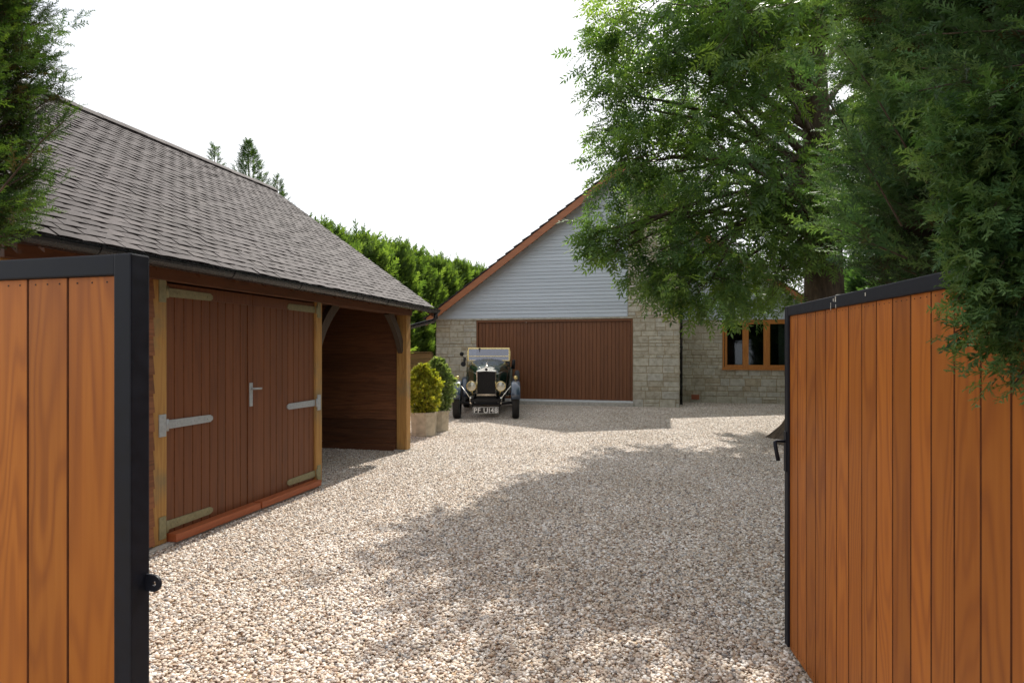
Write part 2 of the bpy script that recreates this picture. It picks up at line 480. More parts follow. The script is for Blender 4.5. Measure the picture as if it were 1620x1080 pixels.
def np_mesh(name, V, F, var, mat, parent=None, smooth=False):
    """V (n,3), F (m,k) indices, var (m,) per face"""
    me = bpy.data.meshes.new(name)
    m, k = F.shape
    me.vertices.add(len(V)); me.vertices.foreach_set('co', V.astype(np.float32).ravel())
    me.loops.add(m * k); me.loops.foreach_set('vertex_index', F.astype(np.int32).ravel())
    me.polygons.add(m); me.polygons.foreach_set('loop_start', (np.arange(m) * k).astype(np.int32))
    me.update(calc_edges=True)
    if smooth: me.polygons.foreach_set('use_smooth', np.ones(m, bool))
    at = me.attributes.new('var', 'FLOAT', 'FACE')
    at.data.foreach_set('value', var.astype(np.float32))
    me.materials.append(mat)
    me.validate()
    o = bpy.data.objects.new(name, me)
    col.objects.link(o)
    if parent is not None: o.parent = parent
    return o

def frames(D, roll=None, up=(0, 0, 1)):
    """rotation matrices (n,3,3) whose columns are x=D, y=side, z=normal"""
    D = D / np.linalg.norm(D, axis=1, keepdims=True)
    U = np.tile(np.array(up, float), (len(D), 1))
    S = np.cross(U, D); nS = np.linalg.norm(S, axis=1, keepdims=True)
    S = np.where(nS < 1e-3, np.array([[1.0, 0, 0]]), S / np.maximum(nS, 1e-6))
    N = np.cross(D, S)
    if roll is not None:
        c, s_ = np.cos(roll)[:, None], np.sin(roll)[:, None]
        S, N = S * c + N * s_, N * c - S * s_
    return np.stack([D, S, N], axis=2)

def scatter(tv, tf, P, Rm, sc, var, jitter=0.08):
    """copies of a small template (tv verts, tf faces) at points P"""
    n = len(P)
    V = np.einsum('nij,kj->nki', Rm, tv) * sc[:, None, None] + P[:, None, :]
    F = tf[None] + (np.arange(n) * len(tv))[:, None, None]
    fv = np.repeat(var, len(tf)) + rng.uniform(-jitter, jitter, n * len(tf))
    return V.reshape(-1, 3), F.reshape(-1, tf.shape[1]), np.clip(fv, 0, 1)

def diamond(p, d, L, w, nrm=(0, 0, 1), fold=0.0):
    p = np.array(p, float); d = np.array(d, float); d /= np.linalg.norm(d)
    s_ = np.cross(nrm, d); s_ /= np.linalg.norm(s_)
    u = np.cross(d, s_)
    return [p, p + d * L * 0.45 + s_ * w / 2 + u * fold, p + d * L, p + d * L * 0.45 - s_ * w / 2 + u * fold]

def quads(lst):
    tv = np.array([v for q in lst for v in q]); tf = np.arange(len(tv)).reshape(-1, 4)
    return tv, tf

def frond_fine(seed, nb=13):
    """slender bushy spray: short scale-leaf twigs set all round a stem"""
    r = random.Random(seed); q = []
    q.append(diamond((0, 0, 0), (1, 0, 0.02), 1.0, 0.030, fold=0.008))
    for i in range(nb):
        t = 0.04 + 0.86 * i / (nb - 1)
        ang = R(r.uniform(26, 44)); phi = (0 if i % 2 else math.pi) + r.gauss(0, .55)
        L = (0.36 - 0.24 * t) * r.uniform(0.75, 1.2)
        d = np.array([math.cos(ang), math.sin(ang) * math.cos(phi), math.sin(ang) * math.sin(phi)])
        p = np.array([t, 0, -0.04 * t * t])
        q.append(diamond(p, d, L, 0.050, fold=0.016))
        for j in range(2):
            a2 = ang + R(r.uniform(20, 38)) * (1 if j else -1)
            d2 = np.array([math.cos(a2), math.sin(a2) * math.cos(phi), math.sin(a2) * math.sin(phi) + r.uniform(-.15, .15)])
            q.append(diamond(p + d * L * (.25 + .25 * j), d2, L * .55, 0.042, fold=0.014))
    return quads(q)

def frond_coarse(seed, nb=7):
    r = random.Random(seed); q = [diamond((0, 0, 0), (1, 0, 0), 1.0, 0.07, fold=0.02)]
    for i in range(nb):
        t = 0.05 + 0.8 * i / (nb - 1); sgn = 1 if i % 2 else -1
        ang = R(r.uniform(28, 45)) * sgn
        L = (0.5 - 0.32 * t) * r.uniform(0.8, 1.2)
        d = (math.cos(ang), math.sin(ang), r.uniform(-0.25, 0.25))
        q.append(diamond((t, 0, 0), d, L, 0.10, fold=0.025))
        q.append(diamond((t + 0.1, 0.0, 0.0), (math.cos(ang * .5), math.sin(ang * .5), r.uniform(-.5, .5)), L * .8, 0.09, fold=0.02))
    return quads(q)

def compound_leaf(seed, pairs=5):
    r = random.Random(seed); q = []
    for i in range(pairs):
        t = 0.22 + 0.62 * i / (pairs - 1)
        z = -0.30 * t * t
        for sgn in (1, -1):
            ang = R(r.uniform(48, 66)) * sgn
            q.append(diamond((t, 0, z), (math.cos(ang), math.sin(ang), r.uniform(-0.45, 0.0)), r.uniform(0.26, 0.34), r.uniform(0.085, 0.115), fold=-0.015))
    q.append(diamond((0.86, 0, -0.24), (1, 0, -0.6), 0.32, 0.10, fold=-0.015))
    q.append(diamond((0, 0, 0), (1, 0, -0.18), 0.9, 0.012))
    return quads(q)

# ================================================================== GROUND
mb = MB(); mb.box(-90, 90, -40, 160, -0.10, -0.012)
tag(mb.build('ground', M['soil']), kind='structure')
mb = MB(); mb.box(-9.6, 9.0, -3.0, 18.5, -0.012, 0.0)
tag(mb.build('driveway', M['gravel_bed']), kind='structure')

def icos():
    bm = bmesh.new(); bmesh.ops.create_icosphere(bm, subdivisions=2, radius=1.0)
    bm.verts.index_update()
    v = np.array([x.co[:] for x in bm.verts]); f = np.array([[x.index for x in y.verts] for y in bm.faces])
    bm.free(); return v, f
def make_gravel():
    tv, tf = icos()
    Vs, Fs, As = [], [], []; base = 0
    T = 1.0
    variants = [tv * (1 + 0.10 * np.sin(tv[:, [1, 2, 0]] * 3 + k)) for k in range(4)]
    N = 8400
    for k, vv in enumerate(variants):
        n = N // 4
        P = np.column_stack([rng.uniform(-T / 2, T / 2, n), rng.uniform(-T / 2, T / 2, n), rng.uniform(0.001, 0.012, n)])
        big = rng.random(n) ** 2.2
        a = 0.0050 + 0.0078 * big
        S = np.column_stack([a * rng.uniform(1.0, 1.35, n), a * rng.uniform(0.75, 1.0, n), a * rng.uniform(0.42, 0.75, n)])
        yaw = rng.uniform(0, 2 * np.pi, n); tilt = rng.normal(0, 0.30, n); roll = rng.normal(0, 0.30, n)
        D = np.column_stack([np.cos(yaw) * np.cos(tilt), np.sin(yaw) * np.cos(tilt), np.sin(tilt)])
        Rm = frames(D, roll)
        W = vv[None] * S[:, None, :]
        V = np.einsum('nij,nkj->nki', Rm, W) + P[:, None, :]
        F = tf[None] + (np.arange(n) * len(tv))[:, None, None] + base
        base += n * len(tv)
        Vs.append(V.reshape(-1, 3)); Fs.append(F.reshape(-1, 3)); As.append(np.repeat(rng.random(n), len(tf)))
    o = np_mesh('gravel', np.concatenate(Vs), np.concatenate(Fs), np.concatenate(As), M['pebble'], smooth=True)
    ng = bpy.data.node_groups.new('gravel tiles', 'GeometryNodeTree')
    ng.interface.new_socket('Geometry', in_out='INPUT', socket_type='NodeSocketGeometry')
    ng.interface.new_socket('Geometry', in_out='OUTPUT', socket_type='NodeSocketGeometry')
    N_, L_ = ng.nodes, ng.links
    gi, go = N_.new('NodeGroupInput'), N_.new('NodeGroupOutput')
    g2i = N_.new('GeometryNodeGeometryToInstance')
    grid = N_.new('GeometryNodeMeshGrid')
    nx, ny = 14, 18
    grid.inputs['Size X'].default_value = nx - 1; grid.inputs['Size Y'].default_value = ny - 1
    grid.inputs['Vertices X'].default_value = nx; grid.inputs['Vertices Y'].default_value = ny
    tr = N_.new('GeometryNodeTransform')
    tr.inputs['Translation'].default_value = (0.1, 1.4 + (ny - 1) / 2, 0)
    # leave out the tiles behind the recessed corner of the house
    pos = N_.new('GeometryNodeInputPosition'); sep = N_.new('ShaderNodeSeparateXYZ')
    cx = N_.new('FunctionNodeCompare'); cx.operation = 'LESS_THAN'; cx.inputs[1].default_value = 0.3
    cy = N_.new('FunctionNodeCompare'); cy.operation = 'GREATER_THAN'; cy.inputs[1].default_value = 16.9
    an = N_.new('FunctionNodeBooleanMath'); an.operation = 'AND'
    dl = N_.new('GeometryNodeDeleteGeometry')
    L_.new(pos.outputs[0], sep.inputs[0]); L_.new(sep.outputs[0], cx.inputs[0]); L_.new(sep.outputs[1], cy.inputs[0])
    L_.new(cx.outputs[0], an.inputs[0]); L_.new(cy.outputs[0], an.inputs[1])
    iop = N_.new('GeometryNodeInstanceOnPoints')
    rv = N_.new('FunctionNodeRandomValue'); rv.data_type = 'INT'
    for s in rv.inputs:
        if s.name == 'Max' and s.type == 'INT': s.default_value = 3
        if s.name == 'Min' and s.type == 'INT': s.default_value = 0
    ro = [s for s in rv.outputs if s.type == 'INT'][0]
    mu = N_.new('ShaderNodeMath'); mu.operation = 'MULTIPLY'; mu.inputs[1].default_value = math.pi / 2
    cmb = N_.new('ShaderNodeCombineXYZ')
    L_.new(ro, mu.inputs[0]); L_.new(mu.outputs[0], cmb.inputs['Z'])
    L_.new(grid.outputs['Mesh'], tr.inputs['Geometry'])
    L_.new(tr.outputs[0], dl.inputs['Geometry']); L_.new(an.outputs[0], dl.inputs['Selection'])
    L_.new(dl.outputs[0], iop.inputs['Points'])
    L_.new(gi.outputs[0], g2i.inputs[0]); L_.new(g2i.outputs[0], iop.inputs['Instance'])
    L_.new(cmb.outputs[0], iop.inputs['Rotation'])
    L_.new(iop.outputs[0], go.inputs[0])
    md = o.modifiers.new('tiles', 'NODES'); md.node_group = ng
    tag(o, 'loose mixed beige and brown shingle covering the whole driveway', 'gravel', kind='stuff')
make_gravel()

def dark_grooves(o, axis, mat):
    """puts the shade of the V joints between boards into a darker colour"""
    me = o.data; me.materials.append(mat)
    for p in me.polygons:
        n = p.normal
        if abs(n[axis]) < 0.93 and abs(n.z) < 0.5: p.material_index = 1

# ================================================================== GATES
def plank_profile(x0, x1, yf, yb, c=0.0028):
    return [(x0, yb), (x1, yb), (x1, yf + c), (x1 - c, yf), (x0 + c, yf), (x0, yf + c)]

def make_gate(length, h0, h1, label, widths, edge_w=None):
    """local: leaf runs along +X from the latch edge, front face at y=0, thickness to +y"""
    g = thing('driveway_gate', label=label, cat='gate', group='timber driveway gates')
    T, fw = 0.052, 0.050
    f = MB()
    f.box(0, fw, 0, T, h0, h1, ch=0.004)
    f.box(length - fw, length, 0, T, h0, h1, ch=0.004)
    f.box(fw - .002, length - fw + .002, 0.0008, T - .0008, h1 - fw, h1 - .0005, ch=0.004)
    f.box(fw - .002, length - fw + .002, 0.036, T - .0008, h0 + .0005, h0 + fw, ch=0.004)
    fr = f.build('frame', M['black_metal'], g)
    p = MB(); x = fw + 0.001; i = 0
    while x < length - fw - 0.02:
        w = widths[i % len(widths)] ; x1 = min(x + w, length - fw - 0.001)
        p.prism(plank_profile(x, x1 - 0.0022, 0.010, 0.030), 'z', h0 - .004, h1 - fw - .001, var=random.random())
        x = x1; i += 1
    p.box(fw + .002, length - fw - .002, .0215, .0345, h0 + .002, h1 - fw - .004, .3)
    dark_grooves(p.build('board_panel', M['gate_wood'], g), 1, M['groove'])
    n = MB(); x = fw; i = 0
    while x < length - fw - 0.05:
        w = widths[i % len(widths)]
        for zz in (h1 - fw - 0.014, h0 + 0.025):
            for k in (0.2, 0.5, 0.8):
                n.box(x + w * k - .0018, x + w * k + .0018, 0.0092, 0.011, zz - .0018, zz + .0018)
        x += w; i += 1
    n.build('nail_head', M['car_black'], g)['kind'] = 'stuff'
    return g

# left gate: face towards the camera, leaf runs towards -X
gl = make_gate(1.62, 0.03, 1.727, 'left timber gate leaf with black frame, facing the camera squarely before the garage', [0.150, 0.127, 0.127])
# mirror the geometry so that the leaf runs to -X
for ch in gl.children:
    ch.data.transform(Matrix.Scale(-1, 4, (1, 0, 0))); ch.data.flip_normals()
gl.location = (-1.183, 1.128, 0); gl.rotation_euler = (0, 0, R(-1.2))
lp = MB()
n = 14
arc = [(0.022 + 0.020 * math.cos(a), 0.020 * math.sin(a)) for a in np.linspace(-math.pi / 2, math.pi / 2, n)]
outer = [(-0.004, 0.020)] + arc[::-1] + [(-0.004, -0.020)]
hole = [(0.024 + 0.006 * math.cos(a), 0.006 * math.sin(a)) for a in np.linspace(0, 2 * math.pi, len(outer), endpoint=False)]
# match hole ring order to the outline
hole = [(0.024 + 0.006 * (x - 0.018) / max(1e-6, math.hypot(x - 0.018, z)), 0.006 * z / max(1e-6, math.hypot(x - 0.018, z))) for x, z in outer]
k = len(outer)
for yy in (0.040, 0.046):
    lp.add([(x, yy, z + 0.955) for x, z in outer] + [(x, yy, z + 0.955) for x, z in hole], [(i, (i + 1) % k, k + (i + 1) % k, k + i) for i in range(k)])
for ring in (outer, hole):
    lp.add([(x, 0.040, z + 0.955) for x, z in ring] + [(x, 0.046, z + 0.955) for x, z in ring], [(i, (i + 1) % k, k + (i + 1) % k, k + i) for i in range(k)])
lp.build('latch_plate', M['black_metal'], gl)

# right gate: runs back towards the camera
gr = make_gate(3.10, 0.03, 1.727, 'right timber gate leaf swung open under the conifers, with black lever handle', [0.1115])
gr.location = (0.605, 3.279, 0)
dvec = Vector((0.1227, -0.9924))
gr.rotation_euler = (0, 0, math.atan2(dvec.y, dvec.x))
# local +X = towards camera, local +Y = to the right (+X world) ... front face (y=0) looks to -X
hd = MB()
hd.box(0.006, 0.040, -0.006, 0.001, 0.90, 1.10, ch=0.002)
hd.build('lock_plate', M['black_metal'], gr)
hl = MB()
hl.tube([(0.022, 0, 1.05), (0.022, -0.045, 1.052), (0.024, -0.053, 1.046), (0.030, -0.050, 1.01), (0.040, -0.042, 0.955)], [0.007, 0.007, 0.009, 0.0095, 0.010], 10)
hl.build('lever_handle', M['black_metal'], gr)
bl = MB()
for (xx, zz, hh, ww) in ((0.62, 1.722, 0.022, 0.006), (0.60, 1.715, 0.012, 0.004), (0.575, 1.700, 0.03, 0.0015), (0.88, 1.712, 0.012, 0.004), (0.625, 1.690, 0.016, 0.0015)):
    bl.box(xx, xx + ww, -0.0012, 0.0006, zz - hh, zz)
bl.box(0.612, 0.640, 0.004, 0.016, 1.7268, 1.729)
bl.build('bird_dropping', M['bird_lime'], gr)['kind'] = 'stuff'

# ================================================================== TIMBER GARAGE (left)
XW = -3.71; GY0, GY1 = 2.66, 8.49; XB = -8.86
garage = thing('timber_garage', (XW, GY0, 0), 0, 'oak framed timber garage with brown double doors, open bay and grey tiled roof', 'garage')
def G(mb, name, mat, parent=garage):
    o = mb.build(name, mat)
    o.parent = parent
    if parent is garage: o.location = -Vector(garage.location)
    return o
RX, RZ = -6.285, 4.20           # ridge
EX, EZ = -3.40, 2.165           # eave edge of tiles (top surface)
sl = Vector((RX - EX, 0, RZ - EZ)); SL = sl.length; sl.normalize(); sn = Vector((-sl.z, 0, sl.x))
if sn.z < 0: sn = -sn
def roof_z(x):
    return RZ - abs(x - RX) * (RZ - EZ) / (EX - RX)
# posts
for (y0, y1) in ((3.72, 3.852), (5.915, 6.035), (8.34, 8.49)):
    m = MB(); m.box(XW - 0.15, XW + 0.012, y0, y1, 0.03, 2.045, var=random.random(), ch=0.008); G(m, 'post', M['oak'])
for (y0, y1) in ((5.915, 6.035), (8.34, 8.49)):
    pass
m = MB(); m.box(XW - 0.17, XW + 0.03, GY0, GY1 + 0.02, 2.045, 2.20, ch=0.006); G(m, 'wall_plate', M['beam_wood'])
# rafters
y = GY0 + 0.05
while y < GY1 + .05:
    m = MB()
    for side in (1, -1):
        p = []
        for (x, dz) in ((EX - 0.05, -0.045), (RX, -0.045), (RX, -0.15), (EX - 0.05, -0.13)):
            xx = x if side == 1 else 2 * RX - x
            p.append((xx, roof_z(x) + dz))
        m.prism(p, 'y', y, y + 0.048, var=random.random())
    G(m, 'rafter', M['beam_wood'])
    y += 0.40
m = MB()
for side in (1, -1):
    p = [(EX - 0.02, EZ - 0.026), (RX, RZ - 0.026), (RX, RZ - 0.042), (EX - 0.02, EZ - 0.042)]
    if side == -1: p = [(2 * RX - a, b) for a, b in p]
    m.prism(p, 'y', GY0 - 0.10, GY1 + 0.18)
G(m, 'roof_boarding', M['beam_wood'])
# tiles, course by course
YR0, YR1 = GY0 - 0.14, 8.72
m = MB()
gauge, tw, tl, th = 0.087, 0.150, 0.18, 0.010
ncourse = int((SL - 0.05) / gauge)
for side in (1, -1):
    for c in range(ncourse + 1):
        s0 = c * gauge
        off = 0.0 if c % 2 else tw / 2
        y = YR0 - off
        while y < YR1 - 0.001:
            ya, yb = max(y + 0.0015, YR0), min(y + tw - 0.0015, YR1)
            y += tw
            if yb - ya < 0.02: continue
            var = random.random()
            lift = th + random.uniform(0, 0.006); ln = tl if side == 1 else gauge + .06
            ds = random.uniform(-0.005, 0.005)
            cam_ = 0.0018 + random.uniform(0, 0.002); tw_ = random.uniform(-0.003, 0.003)
            K = 3
            top, bot = [], []
            for j in range(K + 1):
                t = j / K
                yy = ya + (yb - ya) * t
                arch = cam_ * (1 - (2 * t - 1) ** 2) + tw_ * (2 * t - 1)
                for (q, lf) in ((0, lift + arch), (1, arch)):
                    s = s0 + ds + q * ln
                    s = min(s, SL - 0.01)
                    P = Vector((EX, yy, EZ)) + sl * s + sn * (lf + 0.002)
                    B = P - sn * th
                    if side == -1:
                        P.x = 2 * RX - P.x; B.x = 2 * RX - B.x
                    top.append(P); bot.append(B)
            n0 = len(top)
            fs = []
            for j in range(K):
                fs.append((2 * j, 2 * j + 2, 2 * j + 3, 2 * j + 1))
                fs.append((2 * j, n0 + 2 * j, n0 + 2 * j + 2, 2 * j + 2))
            fs.append((0, 1, n0 + 1, n0)); e = 2 * K
            fs.append((e, n0 + e, n0 + e + 1, e + 1))
            m.add(top + bot, fs, var)
roof = G(m, 'tiled_roof', M['tile'])
# ridge tiles
m = MB(); y = YR0
while y < YR1 - 0.01:
    y1 = min(y + 0.30, YR1); lift = random.uniform(0, 0.006); var = random.random()
    pr = []
    for a in np.linspace(-1.15, 1.15, 9):
        pr.append((RX + 0.13 * math.sin(a), RZ - 0.095 + 0.13 * math.cos(a) + lift))
    pi_ = [(RX + (x - RX) * .86, z - 0.016) for x, z in pr]
    m.prism(pr + pi_[::-1], 'y', y + 0.002, y1 + 0.012, var)
    y = y1
rt = m.build('ridge_cap', M['tile']); rt.parent = roof
# gable barge boards at both ends
for yy in (YR0 + .01, YR1 - 0.05):
    m = MB()
    for side in (1, -1):
        p = [(EX - 0.01, EZ - 0.02), (RX, RZ - 0.02), (RX, RZ - 0.20), (EX - 0.01, EZ - 0.13)]
        if side == -1: p = [(2 * RX - a, b) for a, b in p]
        m.prism(p, 'y', yy, yy + 0.025)
    G(m, 'barge_board', M['beam_wood'])
# gutter: half round
gx, gz, gr_ = EX + 0.030, EZ - 0.018, 0.063
m = MB()
pr = [(gx + gr_ * math.cos(a), gz + gr_ * math.sin(a)) for a in np.linspace(math.pi, 2 * math.pi, 13)]
pi_ = [(gx + (gr_ - .004) * math.cos(a), gz + .001 + (gr_ - .004) * math.sin(a)) for a in np.linspace(2 * math.pi, math.pi, 13)]
m.prism(pr + pi_, 'y', YR0 - 0.02, YR1 + 0.02)
for yy in (YR0 - 0.02, YR1 + 0.02):
    m.prism(pr, 'y', yy - .003, yy + .003)
for yy in (2.95, 4.13, 5.05, 6.12, 6.28, 6.92, 8.05, 8.5):
    w = 0.022 if yy not in (4.13, 6.12) else 0.045
    po = [(gx + (gr_ + .006) * math.cos(a), gz + .003 + (gr_ + .006) * math.sin(a)) for a in np.linspace(math.pi - .05, 2 * math.pi + .05, 13)]
    pq = [(gx + (gr_ + .0005) * math.cos(a), gz + (gr_ + .0005) * math.sin(a)) for a in np.linspace(2 * math.pi, math.pi, 13)]
    m.prism(po + pq, 'y', yy, yy + w)
G(m, 'gutter', M['black_plastic'])
m = MB()
yd = YR1 - 0.03
m.tube([(gx, yd, gz - .03), (gx, yd, gz - 0.13), (gx - 0.03, yd - 0.005, gz - 0.17), (XW - 0.06, yd - 0.12, 1.87), (XW - 0.10, yd - 0.145, 1.82), (XW - 0.10, yd - 0.145, 0.05)], 0.034, 12)
G(m, 'downpipe', M['black_plastic'])
# walls of horizontal boards
def board_wall(name, p0, p1, h, inner=1, hfun=None):
    """overlapping boards from p0 to p1 (xy)"""
    m = MB(); p0, p1 = Vector((*p0, 0)), Vector((*p1, 0)); d = (p1 - p0); L = d.length; d.normalize()
    nn = Vector((-d.y, d.x, 0)) * inner
    z = 0.05
    while z < h:
        z1 = z + 0.142
        a, b = 0.0, L
        if hfun:
            xs = [t for t in np.linspace(0, L, 60) if hfun((p0 + d * t)) > z1 - 0.02]
            if not xs: break
            a, b = min(xs), max(xs)
        A, B = p0 + d * a, p0 + d * b
        vs = []
        for P in (A, B):
            for (o, zz) in ((0.036, z), (0.016, z1 + .02), (0.0, z1 + .02), (0.0, z)):
                vs.append(P + nn * o + Vector((0, 0, zz)))
        m.add(vs, [(0, 1, 2, 3), (7, 6, 5, 4), (0, 4, 5, 1), (1, 5, 6, 2), (2, 6, 7, 3), (3, 7, 4, 0)], random.random())
        # inner studs face: flat lining
        z = z1
    return m
hf = lambda P: roof_z(P.x) - 0.16
m = board_wall('w', (XW - 0.155, 8.40), (XB, 8.40), 4.1, 1, hf)      # far end, boards show inside the bay
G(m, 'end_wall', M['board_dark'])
m = MB(); m.prism([(XW - .16, 0), (XB, 0), (XB, roof_z(XB) - .17), (RX, RZ - .17), (XW - .16, roof_z(XW) - .17)], 'y', 8.41, 8.46, .4)
G(m, 'end_wall', M['board_wood'])
m = MB(); m.prism([(XW - .16, 0), (XB, 0), (XB, roof_z(XB) - .17), (RX, RZ - .17), (XW - .16, roof_z(XW) - .17)], 'y', 2.70, 2.75, .4)
G(m, 'end_wall', M['board_wood'])
m = board_wall('w', (XW - .16, 2.69), (XB, 2.69), 4.1, 1, hf); G(m, 'end_wall', M['board_wood'])
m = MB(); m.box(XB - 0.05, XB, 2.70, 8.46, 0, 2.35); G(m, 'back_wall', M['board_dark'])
m = MB(); m.prism([(XW - .16, 0), (XB, 0), (XB, roof_z(XB) - .17), (RX, RZ - .17), (XW - .16, roof_z(XW) - .17)], 'y', 5.95, 6.00, .3)
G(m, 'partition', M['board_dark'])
m = board_wall('w', (XW, 2.72), (XW, 3.715), 2.0, -1); G(m, 'front_wall', M['board_wood'])
m = MB(); m.box(XW - .15, XW - .002, 2.66, 2.78, 0, 2.045, ch=.006); G(m, 'post', M['oak'])
m = MB(); m.box(XW - 0.22, XW + 0.055, 2.6, 6.09, -0.01, 0.028, ch=0.006); G(m, 'plinth', M['concrete'])
m = MB(); m.box(XW - 0.20, XW + 0.01, 8.30, 8.52, -0.01, 0.03, ch=0.006); G(m, 'plinth', M['concrete'])
m = MB(); m.box(XW - 5.0, XW - .17, 8.30, 8.398, 0.0, 0.115, ch=0.006); G(m, 'sole_plate', M['board_dark'])
# curved braces
def brace(ya, yb, za, zb):
    m = MB(); K = 8; pts_o, pts_i = [], []
    for j in range(K + 1):
        t = j / K
        yy = ya + (yb - ya) * t; zz = za + (zb - za) * t
        bow = 0.05 * math.sin(math.pi * t)
        ny, nz = (zb - za), -(yb - ya); l = math.hypot(ny, nz); ny /= l; nz /= l
        if nz > 0: ny, nz = -ny, -nz
        pts_i.append((yy + ny * (0.07 - bow), zz + nz * (0.07 - bow))); pts_o.append((yy - ny * (0.05 + bow), zz - nz * (0.05 + bow)))
    m.prism(pts_i + pts_o[::-1], 'x', XW - 0.115, XW - 0.045)
    return m
G(brace(8.36, 7.90, 1.52, 2.07), 'brace', M['brace_wood'])
G(brace(6.02, 6.46, 1.50, 2.07), 'brace', M['brace_wood'])
# doors
def door_leaf(y0, y1, hinge_left):
    d = MB(); z0, z1 = 0.075, 2.03; XF = XW - 0.012
    n = 10; w = (y1 - y0 - .07) / n
    inner0 = y0 + (0.0 if hinge_left else 0.07)
    for i in range(n):
        a = inner0 + i * w; b = a + w - .0015; c = 0.005
        pr = [(XF - .03, a), (XF - .03, b), (XF - c, b), (XF, b - c), (XF, a + c), (XF - c, a)]
        d.prism(pr, 'z', z0, z1 - 0.10, random.random())
    sa, sb = (y1 - .07, y1) if hinge_left else (y0, y0 + .07)
    d.box(XF - .035, XF + .006, sa + .001, sb - .001, z0, z1 - .10, .5, .003)
    d.box(XF - .035, XF + .004, y0 + .001, y1 - .001, z1 - 0.099, z1, .4, .003)
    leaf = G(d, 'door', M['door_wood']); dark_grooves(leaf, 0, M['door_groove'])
    for z, mt in ((1.96, 'zinc_old'), (0.935, 'zinc'), (0.155, 'zinc_old')):
        h = MB()
        yh = y0 if hinge_left else y1; s = 1 if hinge_left else -1
        ye = yh + s * 0.50
        poly = [(yh - s * .012, z - .034), (ye - s * .03, z - .030), (ye, z - .012), (ye, z + .012), (ye - s * .03, z + .030), (yh - s * .012, z + .034)]
        h.prism(poly, 'x', XF + .001, XF + .0125)
        h.box(XF + .0245, XF + .034, min(yh - s * .085, yh - s * .02), max(yh - s * .085, yh - s * .02), z - .085, z + .085, ch=.002)
        h.tube([(XF + .030, yh - s * .008, z - .045), (XF + .030, yh - s * .008, z + .045)], .012, 10)
        for t in (.12, .3, .44):
            h.tube([(XF + .012, yh + s * t, z), (XF + .0165, yh + s * t, z)], .009, 8)
        G(h, 'strap_hinge', M[mt], leaf)
    if hinge_left:
        h = MB(); yc = y1 - .033
        h.box(XF + .006, XF + .015, yc - .022, yc + .022, .99, 1.21, ch=.004)
        h.tube([(XF + .01, yc, 1.155), (XF + .055, yc, 1.155), (XF + .060, yc + .02, 1.155), (XF + .060, yc + .085, 1.153)], .010, 10)
        G(h, 'handle', M['zinc'], leaf)
    # red bottom board
    b = MB(); b.box(XF + .001, XF + .095, y0 + .012, y1 - .004, 0.030, 0.092, ch=.005)
    G(b, 'threshold_board', M['sill_wood'], leaf)
door_leaf(3.856, 4.880, True)
door_leaf(4.884, 5.911, False)

# ================================================================== HOUSE
HY, HY2 = 16.60, 18.40; HX0, HXC, HX1 = -6.42, 0.47, 4.3
AX, AZ, SP = -1.0, 6.50, 0.724
house = thing('stone_house', (0, HY, 0), 0, 'cream stone house with pale blue grey clad gable and wide brown garage door', 'house')
def H(mb, name, mat, parent=house):
    o = mb.build(name, mat); o.parent = parent
    if parent is house: o.location = -Vector(house.location)
    return o
def hroof(x): return AZ - abs(x - AX) * SP
def stone_wall(x0, x1, y, z0, z1, holes=(), top=None, face='y', nsign=-1, seed=1):
    """random coursed blocks on plane y (facing -Y) or plane x"""
    r = random.Random(seed); m = MB()
    cuts = sorted({z0, z1} | {h[2] for h in holes} | {h[3] for h in holes})
    cuts = [c for c in cuts if z0 <= c <= z1]
    bands = []
    for a, b in zip(cuts[:-1], cuts[1:]):
        z = a
        while z < b - 1e-4:
            hh = r.choice((0.085, 0.11, 0.15, 0.19, 0.22))
            if b - (z + hh) < 0.07: hh = b - z
            hh = min(hh, b - z)
            bands.append((z, z + hh)); z += hh
    def blk(a, b, c, d):
        g = 0.007; a += g; b -= g; c += g; d -= g
        if b - a < 0.02 or d - c < 0.02: return
        p = r.uniform(0.006, 0.018); ch = 0.010; j = lambda: r.uniform(-.004, .004)
        base = [(a, c), (b, c), (b, d), (a, d)]
        fr = [(a + ch + j(), c + ch + j()), (b - ch + j(), c + ch + j()), (b - ch + j(), d - ch + j()), (a + ch + j(), d - ch + j())]
        def T(u, w, o):
            return (u, y + nsign * o, w) if face == 'y' else (y + nsign * o, u, w)
        vs = [T(u, w, 0.001) for u, w in base] + [T(u, w, p + j()) for u, w in fr]
        m.add(vs, [(4, 5, 6, 7), (0, 1, 5, 4), (1, 2, 6, 5), (2, 3, 7, 6), (3, 0, 4, 7)], r.random())
    for (a, b) in bands:
        mid = (a + b) / 2
        iv = [(x0, x1)]
        for h in holes:
            if h[2] < mid < h[3]:
                iv = [q for (s, e) in iv for q in ((s, min(e, h[0])), (max(s, h[1]), e)) if q[1] - q[0] > 0.03]
        for (s, e) in iv:
            x = s
            while x < e - 1e-4:
                w = r.uniform(0.8, 2.6) * (b - a) + 0.07
                w = min(w, 0.42)
                if e - (x + w) < 0.09: w = e - x
                w = min(w, e - x)
                if top is None or top(x + w / 2) > b:
                    if (b - a) > 0.16 and r.random() < 0.28:
                        k = a + (b - a) * r.choice((.4, .5, .6)); blk(x, x + w, a, k); blk(x, x + w, k, b)
                    else:
                        blk(x, x + w, a, b)
                x += w
    return m
DG = (-5.178, -0.749, 0.0, 2.40)
